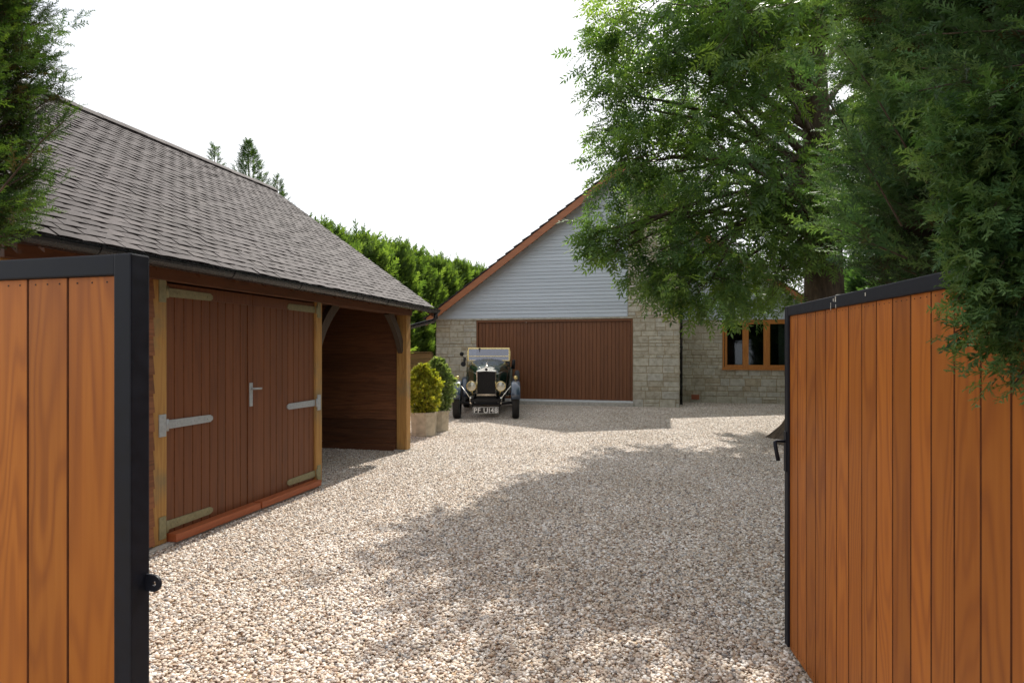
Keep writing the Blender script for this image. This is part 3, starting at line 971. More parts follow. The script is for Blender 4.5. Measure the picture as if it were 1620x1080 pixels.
# front garage wing: mortar backing as slabs round the door
m = MB(); t = 0.25
m.box(HX0, DG[0], HY, HY + t, -0.05, 2.47)
m.box(DG[0], DG[1], HY, HY + t, DG[3], 2.47)
m.box(DG[1], HXC, HY, HY + t, -0.05, 2.47)
m.prism([(HX0, 2.47), (HXC, 2.47), (HXC, hroof(HXC) - .1), (AX, AZ - .1), (HX0, hroof(HX0) - .05)], 'y', HY + .001, HY + t - .001)
m.box(HXC - t, HXC, HY + t, HY2, -0.05, hroof(HXC) - .15)
m.box(HX0, HX0 + t, HY + t, 27.0, -0.05, 2.4)
W1 = (1.728, 3.55, 1.005, 2.40)
m.box(HXC, W1[0], HY2, HY2 + t, -0.05, 2.47)
m.box(W1[1], HX1, HY2, HY2 + t, -0.05, 2.47)
m.box(W1[0], W1[1], HY2, HY2 + t, -0.05, W1[2]); m.box(W1[0], W1[1], HY2, HY2 + t, W1[3], 2.47)
m.prism([(HXC - t, 2.47), (HX1 - .2, 2.47), (HXC - t, hroof(HXC - t) - .2)], 'y', HY2 + .001, HY2 + t - .001)
m.box(HX1 - t, HX1, HY2 + t, 27.0, -0.05, 2.45)
m.box(HX0, HX1, 26.8, 27.0, -0.05, 2.4)
m.prism([(HX0, 2.35), (HX1, 2.35), (HX1, hroof(HX1) - .06), (AX, AZ - .06), (HX0, hroof(HX0) - .06)], 'y', 26.801, 26.999)
wall = H(m, 'wall', M['mortar'])
def SW(mb):
    o = mb.build('stonework', M['stone']); o.parent = wall
SW(stone_wall(HX0, HXC, HY, -0.02, 2.47, holes=[DG], seed=3))
SW(stone_wall(-0.885, HXC, HY, 2.47, 6.3, top=lambda x: hroof(x) - .15, seed=4))
SW(stone_wall(HXC + .005, HX1, HY2, -0.02, 2.41, holes=[W1], seed=5))
SW(stone_wall(HY, HY2, HXC, -0.02, 5.3, face='x', nsign=1, seed=6))
SW(stone_wall(HY, 26.8, HX0, -0.02, 2.4, face='x', nsign=-1, seed=7))
# weatherboard cladding
def clad(xa, xb, y, z0, nsign=-1, zmax=6.3):
    m = MB(); z = z0
    while z < zmax:
        z1 = z + 0.098
        dx = (AZ - .10 - (z + z1) / 2) / SP
        l0, r0 = max(xa, AX - dx), min(xb, AX + dx)
        if r0 - l0 < 0.05: break
        pr = [(y - .030, z), (y - .012, z1 + .012), (y - .001, z1 + .012), (y - .001, z)]
        m.prism(pr, 'x', l0, r0, random.random())
        z = z1
    return m
H(clad(HX0, -0.905, HY, 2.475), 'cladding', M['cladding'])
H(clad(HXC + .02, HX1, HY2, 2.42), 'cladding', M['cladding'])
m = MB(); m.box(-0.905, -0.885, HY - .035, HY - .001, 2.47, hroof(-.89) - .12); m.box(HX0 + .03, -.885, HY - .034, HY - .001, 2.448, 2.474)
H(m, 'trim', M['cladding'])
# stone drip course above door
m = MB(); x = HX0 + .6
while x < -0.9:
    w = random.uniform(.2, .34); m.box(x, x + w - .012, HY - .03, HY - .002, 2.405, 2.445, random.random(), .004); x += w
SW(m)
# garage door
gd = MB(); zb, zt = 0.165, 2.335
gd.box(DG[0], DG[0] + .05, HY - .02, HY + .06, 0.12, 2.395, ch=.004); gd.box(DG[1] - .05, DG[1], HY - .02, HY + .06, 0.12, 2.395, ch=.004)
gd.box(DG[0] + .05, DG[1] - .05, HY - .018, HY + .06, zt, 2.395, ch=.004)
fr = H(gd, 'door_frame', M['garage_wood'])
d = MB(); n = 42; w = (DG[1] - DG[0] - .11) / n
for i in range(n):
    a = DG[0] + .055 + i * w; c = .006
    d.prism([(a, HY + .07), (a + w - .002, HY + .07), (a + w - .002, HY + .03 + c), (a + w - c, HY + .03), (a + c, HY + .03), (a, HY + .03 + c)], 'z', zb, zt - .005, random.random())
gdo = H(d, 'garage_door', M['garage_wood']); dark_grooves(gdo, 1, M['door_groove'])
m = MB(); m.box(DG[0] - .01, DG[1] + .01, HY - .045, HY + .1, 0.11, 0.158, ch=.004); H(m, 'threshold', M['white_strip'])
m = MB(); m.box(DG[0] - .05, DG[1] + .03, HY - .10, HY + .1, -0.01, 0.109, ch=.008); H(m, 'step', M['concrete'])
m = MB(); m.box(-6.3, 6, HY + .9, HY + .95, 0, 2.46); H(m, 'inner_wall', M['inside']) if False else None
# window with three lights
wf = MB(); a, b, c, d_ = W1
wf.box(a, a + .05, HY2 - .02, HY2 + .08, c, d_, ch=.004); wf.box(b - .05, b, HY2 - .02, HY2 + .08, c, d_, ch=.004)
wf.box(a + .05, b - .05, HY2 - .018, HY2 + .08, d_ - .05, d_, ch=.004); wf.box(a + .05, b - .05, HY2 - .018, HY2 + .08, c, c + .05, ch=.004)
wf.box(a - .02, b + .02, HY2 - .06, HY2 - .021, c - .035, c + .02, ch=.004)
win = H(wf, 'window', M['window_wood'])
wfi = win
lw = (b - a - .10) / 3
for i in range(3):
    s = a + .05 + i * lw; e = s + lw
    q = MB(); k = .065 if i else .055
    if i: q.box(s - .02, s + .02, HY2 - .016, HY2 + .08, c + .05, d_ - .05)
    q.box(s + .021, s + .021 + k, HY2 - .008, HY2 + .05, c + .052, d_ - .052); q.box(e - .021 - k, e - .021, HY2 - .008, HY2 + .05, c + .052, d_ - .052)
    q.box(s + .021 + k, e - .021 - k, HY2 - .006, HY2 + .05, d_ - .052 - .06, d_ - .052); q.box(s + .021 + k, e - .021 - k, HY2 - .006, HY2 + .05, c + .052, c + .112)
    H(q, 'sash', M['window_wood'], win)
    q = MB(); q.box(s + .02 + k, e - .02 - k, HY2 + .018, HY2 + .026, c + .11, d_ - .11); H(q, 'pane', M['glass'], win)
m = MB()
K = 40
xs = np.linspace(b - .28, b - .05, K)
vs = [(x, HY2 + .20 + .02 * math.sin(i * 1.3), z) for z in (c, d_) for i, x in enumerate(xs)]
m.add(vs, [(i, i + 1, K + i + 1, K + i) for i in range(K - 1)], .5, True); H(m, 'curtain', M['curtain'], win)
m = MB(); m.box(.5, 4.04, HY2 + 1.6, HY2 + 1.65, 0, 2.46); m.box(.5, 4.04, HY2 + .26, HY2 + 1.6, 2.46, 2.5); H(m, 'room', M['inside'])
# air brick and downpipe
m = MB(); m.box(0.86, 1.08, HY2 - .035, HY2 - .002, 0.10, 0.24, ch=.004)
for k in range(5): m.box(0.88 + k * .04, .90 + k * .04, HY2 - .039, HY2 - .03, .12, .22, 0)
H(m, 'air_brick', M['sill_wood'])
m = MB(); m.tube([(HXC + .075, HY2 - .9, 0.0), (HXC + .075, HY2 - .9, 2.75), (HXC + .075, HY2 - .9, 5.2)], .040, 12)
for zz in (.5, 1.6, 2.7): m.tube([(HXC + .075, HY2 - .9, zz), (HXC + .075, HY2 - .9, zz + .05)], .047, 12)
H(m, 'downpipe', M['black_plastic'])
# roof: stepped courses of tiles, front verge at Y=16.2, recessed part from Y=18.05
m = MB(); g = 0.30
L = 5.85 / math.cos(math.atan(SP)); dn = Vector((-1, 0, -SP)).normalized()
for side in (-1, 1):
    Ltot = (AX - (-6.62)) / math.cos(math.atan(SP)) if side == -1 else 5.55 / math.cos(math.atan(SP))
    s = 0.0
    while s < Ltot:
        dv = Vector((side, 0, -SP)).normalized(); nv = Vector((side * SP, 0, 1)).normalized()
        e = min(s + g + .05, Ltot + .03)
        A = Vector((AX, 0, AZ)) + dv * s; B = Vector((AX, 0, AZ)) + dv * e
        pts = [A + nv * .0, A + nv * .022, B + nv * .060, B + nv * .030]
        ymin = 16.2 if (side == -1 or (A.x + B.x) / 2 < 0.60) else 18.02
        m.prism([(p.x, p.z) for p in pts], 'y', ymin + random.uniform(-.008, .008), 27.1, random.random())
        s += g
m.tube([(AX, 16.18, AZ + .01), (AX, 27.1, AZ + .01)], .10, 10)
H(m, 'tiled_roof', M['tile'])
# barge boards
def barge(xa, xb, y):
    m = MB()
    p = [(xa, hroof(xa) - .005), (xb, hroof(xb) - .005), (xb, hroof(xb) - .215), (xa, hroof(xa) - .215)]
    m.prism(p, 'y', y, y + .028); H(m, 'barge_board', M['barge_wood'])
    m = MB(); p = [(xa, hroof(xa) - .02), (xb, hroof(xb) - .02), (xb, hroof(xb) - .06), (xa, hroof(xa) - .06)]
    m.prism(p, 'y', y + .03, y + .42); H(m, 'soffit', M['barge_wood'])
barge(-6.58, AX, 16.215); barge(AX + .001, .57, 16.215); barge(.572, 4.5, 18.03)

# ================================================================== LOW FENCE beside house
f = thing('timber_fence', (-7.6, 16.3, 0), 0, 'low fence of brown horizontal boards between hedge and house corner', 'fence')
m = MB()
for k in range(9): m.box(-1.9, 1.16, -.02, .02, .02 + k * .16, .172 + k * .16, random.random(), .006)
m.build('board_panel', M['sleeper'], f)
m = MB(); m.box(-1.9, 1.16, -.05, .05, 1.465, 1.495, ch=.004); m.build('capping', M['sleeper'], f)
m = MB(); m.box(1.06, 1.16, .021, .12, 0, 1.46, ch=.006); m.build('post', M['sleeper'], f)

# ================================================================== PLANTERS AND SHRUBS
def planter(x, y, r, h, rz, label):
    p = thing('planter', (x, y, 0), rz, label, 'planter', 'stone planters beside the garage')
    m = MB(); n = 8
    prof = [(r * .90, 0.0), (r * .93, .03), (r * .90, .045), (r * .97, h - .07), (r * 1.0, h - .055), (r * 1.02, h - .01), (r * .99, h), (r * .90, h), (r * .88, h - .05), (0.01, h - .05)]
    vs, fs = [], []
    for (rr, z) in prof:
        for k in range(n):
            a = 2 * math.pi * (k + .5) / n
            vs.append((rr * math.cos(a), rr * math.sin(a), z))
    for i in range(len(prof) - 2):
        for k in range(n): fs.append((i * n + k, i * n + (k + 1) % n, (i + 1) * n + (k + 1) % n, (i + 1) * n + k))
    m.add(vs, fs); m.build('pot', M['pot'], p)
    m = MB(); m.lathe([(0.001, h - .045), (r * .6, h - .035), (r * .875, h - .05)], 24); m.build('soil', M['potting'], p)
planter(-4.11, 10.02, 0.245, 0.43, R(10), 'nearer buff octagonal stone planter, holding the golden shrub by the oak post')
planter(-4.10, 10.66, 0.245, 0.40, R(20), 'further buff stone planter, holding the grey green shrub beside the vintage car')

def shrub(x, y, z0, r, h, mat, label, seed):
    s = thing('shrub', (x, y, z0), 0, label, 'shrub', 'potted evergreen shrubs')
    rg = np.random.default_rng(seed)
    q = []
    rr = random.Random(seed)
    for k in range(12):
        a = k * 2.4; el = .25 + .5 * k / 12
        q.append(diamond((0.1 * k / 12 * 3, 0, 0), (math.cos(a) * (1 - el) + .5, math.sin(a) * (1 - el) * .8, math.cos(a * 1.7) * .6), .62, .24, fold=.03))
    tv, tf = quads(q)
    n = 950
    th = rg.uniform(0, 2 * np.pi, n); t = rg.random(n) ** .8
    lump = 1 + .26 * np.sin(th * 3 + t * 9 + seed) + .12 * np.sin(th * 7 - t * 14)
    prof = np.sin(np.pi * np.clip(t * .86 + .13, 0, 1)) ** .62
    rad = r * prof * lump * np.sqrt(rg.uniform(.35, 1, n))
    P = np.column_stack([rad * np.cos(th), rad * np.sin(th), h * t * (1 + .04 * np.sin(th * 5))])
    D = np.column_stack([np.cos(th), np.sin(th), rg.uniform(.3, 1.4, n)])
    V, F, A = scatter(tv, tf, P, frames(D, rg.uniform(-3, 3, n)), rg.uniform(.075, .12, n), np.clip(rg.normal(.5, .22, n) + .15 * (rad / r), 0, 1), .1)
    np_mesh('foliage', V, F, A, mat, s)
    m = MB()
    for k in range(7):
        a = k * .9; m.tube([(0.02 * math.cos(a), .02 * math.sin(a), -.06), (r * .35 * math.cos(a), r * .35 * math.sin(a), h * .4), (r * .45 * math.cos(a), r * .45 * math.sin(a), h * .75)], [.012, .008, .003], 6)
    m.build('stem', M['bark'], s)
shrub(-4.11, 10.02, .38, .27, .84, M['yellow_leaf'], 'golden yellow potted shrub in the nearer planter by the oak post', 1)
shrub(-4.08, 10.66, .36, .27, .96, M['green_leaf'], 'grey green potted shrub in the further planter beside the car', 2)

# ================================================================== VINTAGE CAR
car = thing('vintage_car', (-3.80, 12.92, 0), R(14), 'dark green open topped vintage tourer with brass trim and blue wings outside the garage door', 'car')
def section(y, w0, w1, z0, z1, zt, n=7):
    """half widths w0 at bottom, w1 at shoulder; arch up to zt"""
    pts = [(-w0, z0), (-w1, z1)]
    for k in range(1, n):
        a = math.pi - math.pi * k / n
        pts.append((w1 * math.cos(a), z1 + (zt - z1) * math.sin(a) ** .8))
    pts += [(w1, z1), (w0, z0)]
    return [(x, y, z) for x, z in pts]
def loft(mb, secs, closed=True, smooth=False, ends=(1, 1)):
    n = len(secs[0]); vs = [p for s in secs for p in s]; fs = []
    for i in range(len(secs) - 1):
        for k in range(n if closed else n - 1):
            fs.append((i * n + k, i * n + (k + 1) % n, (i + 1) * n + (k + 1) % n, (i + 1) * n + k))
    mb.add(vs, fs, .5, smooth)
    if ends[0]: mb.add(secs[0], [tuple(range(n))])
    if ends[1]: mb.add(secs[-1], [tuple(range(n))])
m = MB()
loft(m, [section(.06, .19, .205, .50, .98, 1.11), section(.5, .29, .33, .50, 1.02, 1.19), section(1.0, .40, .47, .48, 1.06, 1.27), section(1.22, .45, .515, .46, 1.10, 1.33)], smooth=True)
bonnet = m.build('bonnet', M['car_green'], car)
m = MB(); m.tube([(0, .07, 1.118), (0, .6, 1.212), (0, 1.2, 1.338)], .008, 6)
for s in (-1, 1):
    m.tube([(s * .205, .07, .985), (s * .335, .5, 1.025), (s * .475, 1.0, 1.065)], .006, 6)
    m.tube([(s * .13, .07, 1.095), (s * .2, .6, 1.17), (s * .3, 1.2, 1.28)], .005, 6)
m.build('hinge_strip', M['nickel'], bonnet)
m = MB()
loft(m, [section(1.221, .45, .515, .46, 1.10, 1.33), section(1.42, .49, .54, .42, 1.14, 1.25)], smooth=True)
# tub sides, tail
for s in (-1, 1):
    loft(m, [[(s * .50, 1.42, .42), (s * .56, 1.42, .8), (s * .55, 1.42, 1.12), (s * .51, 1.42, 1.12), (s * .50, 1.42, .8), (s * .45, 1.42, .42)],
             [(s * .53, 2.1, .42), (s * .60, 2.1, .8), (s * .60, 2.1, 1.08), (s * .55, 2.1, 1.08), (s * .54, 2.1, .8), (s * .48, 2.1, .42)],
             [(s * .50, 2.95, .45), (s * .58, 2.95, .8), (s * .57, 2.95, 1.10), (s * .52, 2.95, 1.10), (s * .52, 2.95, .8), (s * .45, 2.95, .45)]], smooth=True)
m.box(-.56, .56, 2.93, 3.02, .45, 1.10, ch=.02); m.box(-.5, .5, 1.42, 2.95, .40, .46)
m.build('body', M['car_green'], car)
m = MB(); m.box(-.52, .52, 2.75, 3.12, 1.08, 1.24, ch=.05); m.build('folded_hood', M['canvas'], car)
for yy in (1.75, 2.55):
    m = MB(); m.box(-.46, .46, yy, yy + .35, .5, .68, ch=.04); m.box(-.46, .46, yy + .32, yy + .44, .55, 1.06, ch=.04); m.build('seat', M['leather'], car)
# radiator
m = MB(); W = .222; zb, zs, za = .515, 1.07, 1.14
outer = [(-W, zb), (W, zb), (W, zs), (.06, za), (0, za + .012), (-.06, za), (-W, zs)]
ir = [(-W + .022, zb + .045), (W - .022, zb + .045), (W - .022, zs - .015), (.06, zs - .008), (0, zs - .004), (-.06, zs - .008), (-W + .022, zs - .015)]
k = len(outer)
for (ya) in (-.06,):
    vs = [(x, ya, z) for x, z in outer] + [(x, ya - .012, z) for x, z in ir] + [(x, .07, z) for x, z in outer] + [(x, ya + .03, z) for x, z in ir]
    fs = []
    for i in range(k):
        j = (i + 1) % k
        fs += [(i, j, k + j, k + i), (i, 2 * k + i, 2 * k + j, j), (k + i, k + j, 3 * k + j, 3 * k + i)]
    m.add(vs, fs)
rad = m.build('radiator_shell', M['nickel'], car)
m = MB(); m.prism([(x * .99, z) for x, z in ir], 'y', -.035, .0)
for i in range(15):
    x = -W + .045 + i * (2 * W - .09) / 14
    m.box(x - .002, x + .002, -.042, -.034, zb + .056, zs - .05)
m.build('grille', M['car_black'], rad)
m = MB(); m.lathe([(0.001, 0), (.045, 0), (.045, .02), (.02, .03), (.012, .06), (.016, .08), (.001, .09)], 14, Matrix.Translation((0, -.0, za + .005))); m.build('filler_cap', M['nickel'], rad)
m = MB(); m.lathe([(.001, 0), (.032, 0), (.030, .008), (.001, .010)], 16, Matrix.Translation((0, -.068, zs + .032)) @ Matrix.Rotation(R(90), 4, 'X')); m.build('badge', M['car_black'], rad)
# lamps
for s in (-1, 1):
    mt = Matrix.Translation((s * .325, -.17, .735)) @ Matrix.Rotation(R(90), 4, 'X')
    m = MB(); m.lathe([(.001, -.15), (.04, -.145), (.085, -.07), (.104, 0), (.112, .006), (.114, .02), (.100, .026), (.096, .018)], 28, mt)
    m.tube([(s * .325, -.1, .63), (s * .29, -.05, .52)], .014, 8)
    hl_ = m.build('headlight', M['brass'], car)
    m = MB(); m.lathe([(.001, .030), (.05, .027), (.098, .018)], 28, mt); m.build('lens', M['lamp_glass'], hl_)
    mt = Matrix.Translation((s * .655, -.02, .915)) @ Matrix.Rotation(R(90), 4, 'X')
    m = MB(); m.lathe([(.001, -.07), (.03, -.06), (.045, -.01), (.048, .01), (.040, .015), (.001, .02)], 18, mt); m.tube([(s * .655, 0, .84), (s * .655, 0, .885)], .012, 8)
    m.build('side_lamp', M['brass'], car)
# wings
def wing(s, y0, xin, xout, pts, name='wing'):
    m = MB(); secs = []
    for i, (yy, zz) in enumerate(pts):
        ya, za_ = pts[max(i - 1, 0)]; yb, zb_ = pts[min(i + 1, len(pts) - 1)]
        d = Vector((yb - ya, zb_ - za_)).normalized(); nn = Vector((d.y, -d.x))
        if nn.y < 0 and i > 2: nn = -nn
        if i <= 2 and nn.x > 0: nn = -nn
        sec = []
        for (u, o) in ((0, -.028), (.12, -.006), (.5, .012), (.88, -.006), (1, -.028)):
            sec.append((s * (xin + (xout - xin) * u), y0 + yy + nn.x * o, zz + nn.y * o))
        for (u, o) in ((1, -.036), (.5, .002), (0, -.036)):
            sec.append((s * (xin + (xout - xin) * u), y0 + yy + nn.x * o, zz + nn.y * o))
        secs.append(sec)
    loft(m, secs, smooth=True)
    return m.build(name, M['car_blue'], car)
fp = [(-.43, .47), (-.41, .60), (-.33, .73), (-.19, .82), (0, .85), (.2, .80), (.4, .66), (.56, .48), (.72, .36), (.85, .33)]
rp = [(-.50, .34), (-.45, .45), (-.38, .62), (-.25, .76), (-.05, .83), (.15, .82), (.32, .70), (.42, .52)]
for s in (-1, 1):
    wing(s, 0.0, .55, .755, fp); wing(s, 2.72, .56, .76, rp)
    m = MB(); m.box(min(s * .56, s * .75), max(s * .56, s * .75), .84, 2.24, .30, .335, ch=.008); m.build('running_board', M['car_black'], car)
    m = MB(); m.tube([(s * .60, -.20, .80), (s * .40, -.28, .56), (s * .34, -.30, .47)], .011, 8)
    m.tube([(s * .34, -.30, .50), (s * .33, -.31, .42)], .026, 10); m.tube([(s * .33, -.33, .38), (s * .31, -.1, .44), (s * .31, .3, .47)], .024, 8)
    m.build('wing_stay', M['nickel'], car)
# wheels
def wheel(x, y, s):
    w = thing('wheel', (x, y, .365)); w.parent = car
    mt = Matrix.Rotation(R(90), 4, 'Y')
    m = MB(); prof = [(.275, -.060), (.30, -.078), (.335, -.077), (.358, -.062), (.365, -.03), (.365, .03), (.358, .062), (.335, .077), (.30, .078), (.275, .060)]
    m.lathe(prof, 36, mt)
    for k in range(36):
        a = 2 * math.pi * k / 36
        m.box(-.055, .055, -.006, .006, .362, .369, mat=Matrix.Rotation(a, 4, 'X'))
    m.build('tyre', M['rubber'], w)
    m = MB(); m.lathe([(.276, -.05), (.262, -.03), (.262, .03), (.276, .05), (.268, .0), (.262, -.03)], 36, mt)
    m.build('rim', M['car_green'], w)
    m = MB(); m.lathe([(.001, s * .075), (.03, s * .07), (.045, s * .02), (.045, -s * .03), (.001, -s * .04)], 16, mt)
    for k in range(20):
        a = 2 * math.pi * k / 20; b_ = a + .25 * (1 if k % 2 else -1)
        m.tube([(s * .03 * (1 if k % 2 else -1), .04 * math.cos(a), .04 * math.sin(a)), (0, .264 * math.cos(b_), .264 * math.sin(b_))], .004, 5)
    m.build('spokes', M['car_green'], w)
for s in (-1, 1):
    wheel(s * .655, 0, s); wheel(s * .655, 2.72, s)
# chassis, axle, number plate
m = MB()
m.tube([(-.6, 0, .36), (-.3, 0, .33), (.3, 0, .33), (.6, 0, .36)], .028, 10)
m.tube([(-.6, 2.72, .365), (.6, 2.72, .365)], .035, 10); m.lathe([(.001, -.1), (.1, -.06), (.1, .06), (.001, .1)], 14, Matrix.Translation((0, 2.72, .365)))
for s in (-1, 1):
    m.box(min(s * .28, s * .34), max(s * .28, s * .34), -.34, 3.0, .40, .48, ch=.008)
    m.tube([(s * .31, -.34, .40), (s * .31, 0, .30), (s * .31, .42, .40)], .022, 8)
m.box(-.30, .30, -.36, -.30, .40, .46, ch=.008); m.box(-.24, .24, -.02, .9, .30, .50, ch=.02); m.box(-.4, .4, .9, 2.7, .30, .42)
m.build('chassis', M['car_black'], car)
m = MB(); m.box(-.285, .285, -.395, -.375, .150, .300, ch=.004); plate = m.build('number_plate', M['plate_black'], car)
def plate_face():
    bm = bmesh.new(); bm.from_mesh(plate.data)
    e = MB()
    for (a, b, c, d) in ((-.278, .278, .287, .293), (-.278, .278, .157, .163), (-.278, -.272, .163, .287), (.272, .278, .163, .287)): e.box(a, b, -.3975, -.3945, c, d)
    cu = bpy.data.curves.new('registration', 'FONT'); cu.body = 'PF UI48'; cu.size = .150; cu.extrude = .0015; cu.align_x = 'CENTER'; cu.space_character = 1.10; cu.offset = .0015
    to = bpy.data.objects.new('registration', cu); col.objects.link(to)
    bpy.context.view_layer.update()
    me = bpy.data.meshes.new_from_object(to.evaluated_get(bpy.context.evaluated_depsgraph_get())); bpy.data.objects.remove(to)
    me.transform(Matrix.Translation((0, -.398, .172)) @ Matrix.Rotation(R(90), 4, 'X'))
    n0 = len(bm.faces)
    bm.from_mesh(me)
    vs = [bm.verts.new(v) for v in e.v]
    for f in e.f: bm.faces.new([vs[i] for i in f])
    bm.faces.ensure_lookup_table()
    for f in list(bm.faces)[n0:]: f.material_index = 1
    bmesh.ops.recalc_face_normals(bm, faces=bm.faces[:])
    bm.to_mesh(plate.data); bm.free()
    plate.data.materials.append(M['plate_white'])
plate_face()
for s in (-1, 1):
    m = MB(); m.box(min(s * .30, s * .28), max(s * .30, s * .28), -.3745, -.33, .22, .42); m.build('plate_bracket', M['car_black'], car)
# windscreen
ws_y = 1.36; wsf = MB((0, ws_y, 1.27)); z0, z1, zm, hw = 1.27, 1.585, 1.385, .515
for (a, b, c, d) in ((-hw, hw, z1 - .02, z1 + .012), (-hw, hw, z0, z0 + .018), (-hw, -hw + .024, z0 + .018, z1 - .02), (hw - .024, hw, z0 + .018, z1 - .02), (-hw + .024, hw - .024, zm - .008, zm + .008)):
    wsf.box(a, b, ws_y - .012, ws_y + .012, c, d, ch=.003)
for s in (-1, 1): wsf.tube([(s * (hw + .01), ws_y, z1 - .05), (s * (hw + .012), ws_y + .01, 1.12)], .010, 8)
ws = wsf.build('windscreen', M['brass'], car)
m = MB((0, ws_y, 1.27)); m.box(-hw + .022, hw - .022, ws_y - .003, ws_y + .003, zm + .008, z1 - .02); m.box(-hw + .022, hw - .022, ws_y - .003, ws_y + .003, z0 + .018, zm - .008)
m.build('glass', M['screen'], ws).location = (0, 0, 0)
m = MB((0, ws_y, 1.27)); m.box(-.235, -.215, ws_y - .02, ws_y - .01, 1.50, 1.585); m.box(-.25, -.20, ws_y - .022, ws_y - .012, 1.565, 1.585); m.build('wiper', M['car_black'], ws).location = (0, 0, 0)
ws.rotation_euler = (R(-9), 0, 0)
m = MB(); tor = [(.20 * math.cos(a) + .24, 1.72 + .06 * math.sin(a), 1.20 + .19 * math.sin(a)) for a in np.linspace(0, 2 * math.pi, 25)]
m.tube(tor, .012, 8, cap=False); m.tube([(.24, 1.72, 1.20), (.24, 1.4, 1.05)], .014, 8)
for k in range(4):
    a = k * math.pi / 2 + .6; m.tube([(.24, 1.72, 1.2), (.24 + .2 * math.cos(a), 1.72 + .06 * math.sin(a), 1.2 + .19 * math.sin(a))], .007, 6)
m.build('steering_wheel', M['car_black'], car)
m = MB(); m.tube([(-.56, 1.40, 1.30), (-.66, 1.37, 1.40)], .007, 6); m.lathe([(.001, -.02), (.05, -.01), (.052, .008), (.001, .012)], 16, Matrix.Translation((-.665, 1.36, 1.44)) @ Matrix.Rotation(R(90), 4, 'X'))
m.build('mirror', M['car_black'], car)
m = MB(); m.tube([(-.60, 1.30, 1.15), (-.605, 1.2, 1.17), (-.60, 1.02, 1.20)], [.02, .03, .062], 14)
m.tube([(-.60, 1.45, 1.33), (-.60, 1.38, 1.28), (-.60, 1.3, 1.15)], [.035, .03, .018], 12); m.build('horn', M['car_black'], car)
m = MB(); m.lathe([(.22, -.06), (.30, -.065), (.355, -.04), (.36, 0), (.355, .04), (.30, .065), (.22, .06), (.001, .05)], 32, Matrix.Translation((.70, 1.15, .72)) @ Matrix.Rotation(R(90), 4, 'Y') @ Matrix.Scale(.92, 4))
m.build('spare_wheel', M['rubber'], car)
m = MB(); m.tube([(.60, 1.30, 1.08), (.62, 1.28, 1.30)], [.05, .04], 10); m.build('spotlight', M['car_black'], car)

# ================================================================== TREES
fine = [frond_fine(k) for k in range(4)]
coarse = [frond_coarse(k + 10) for k in range(3)]

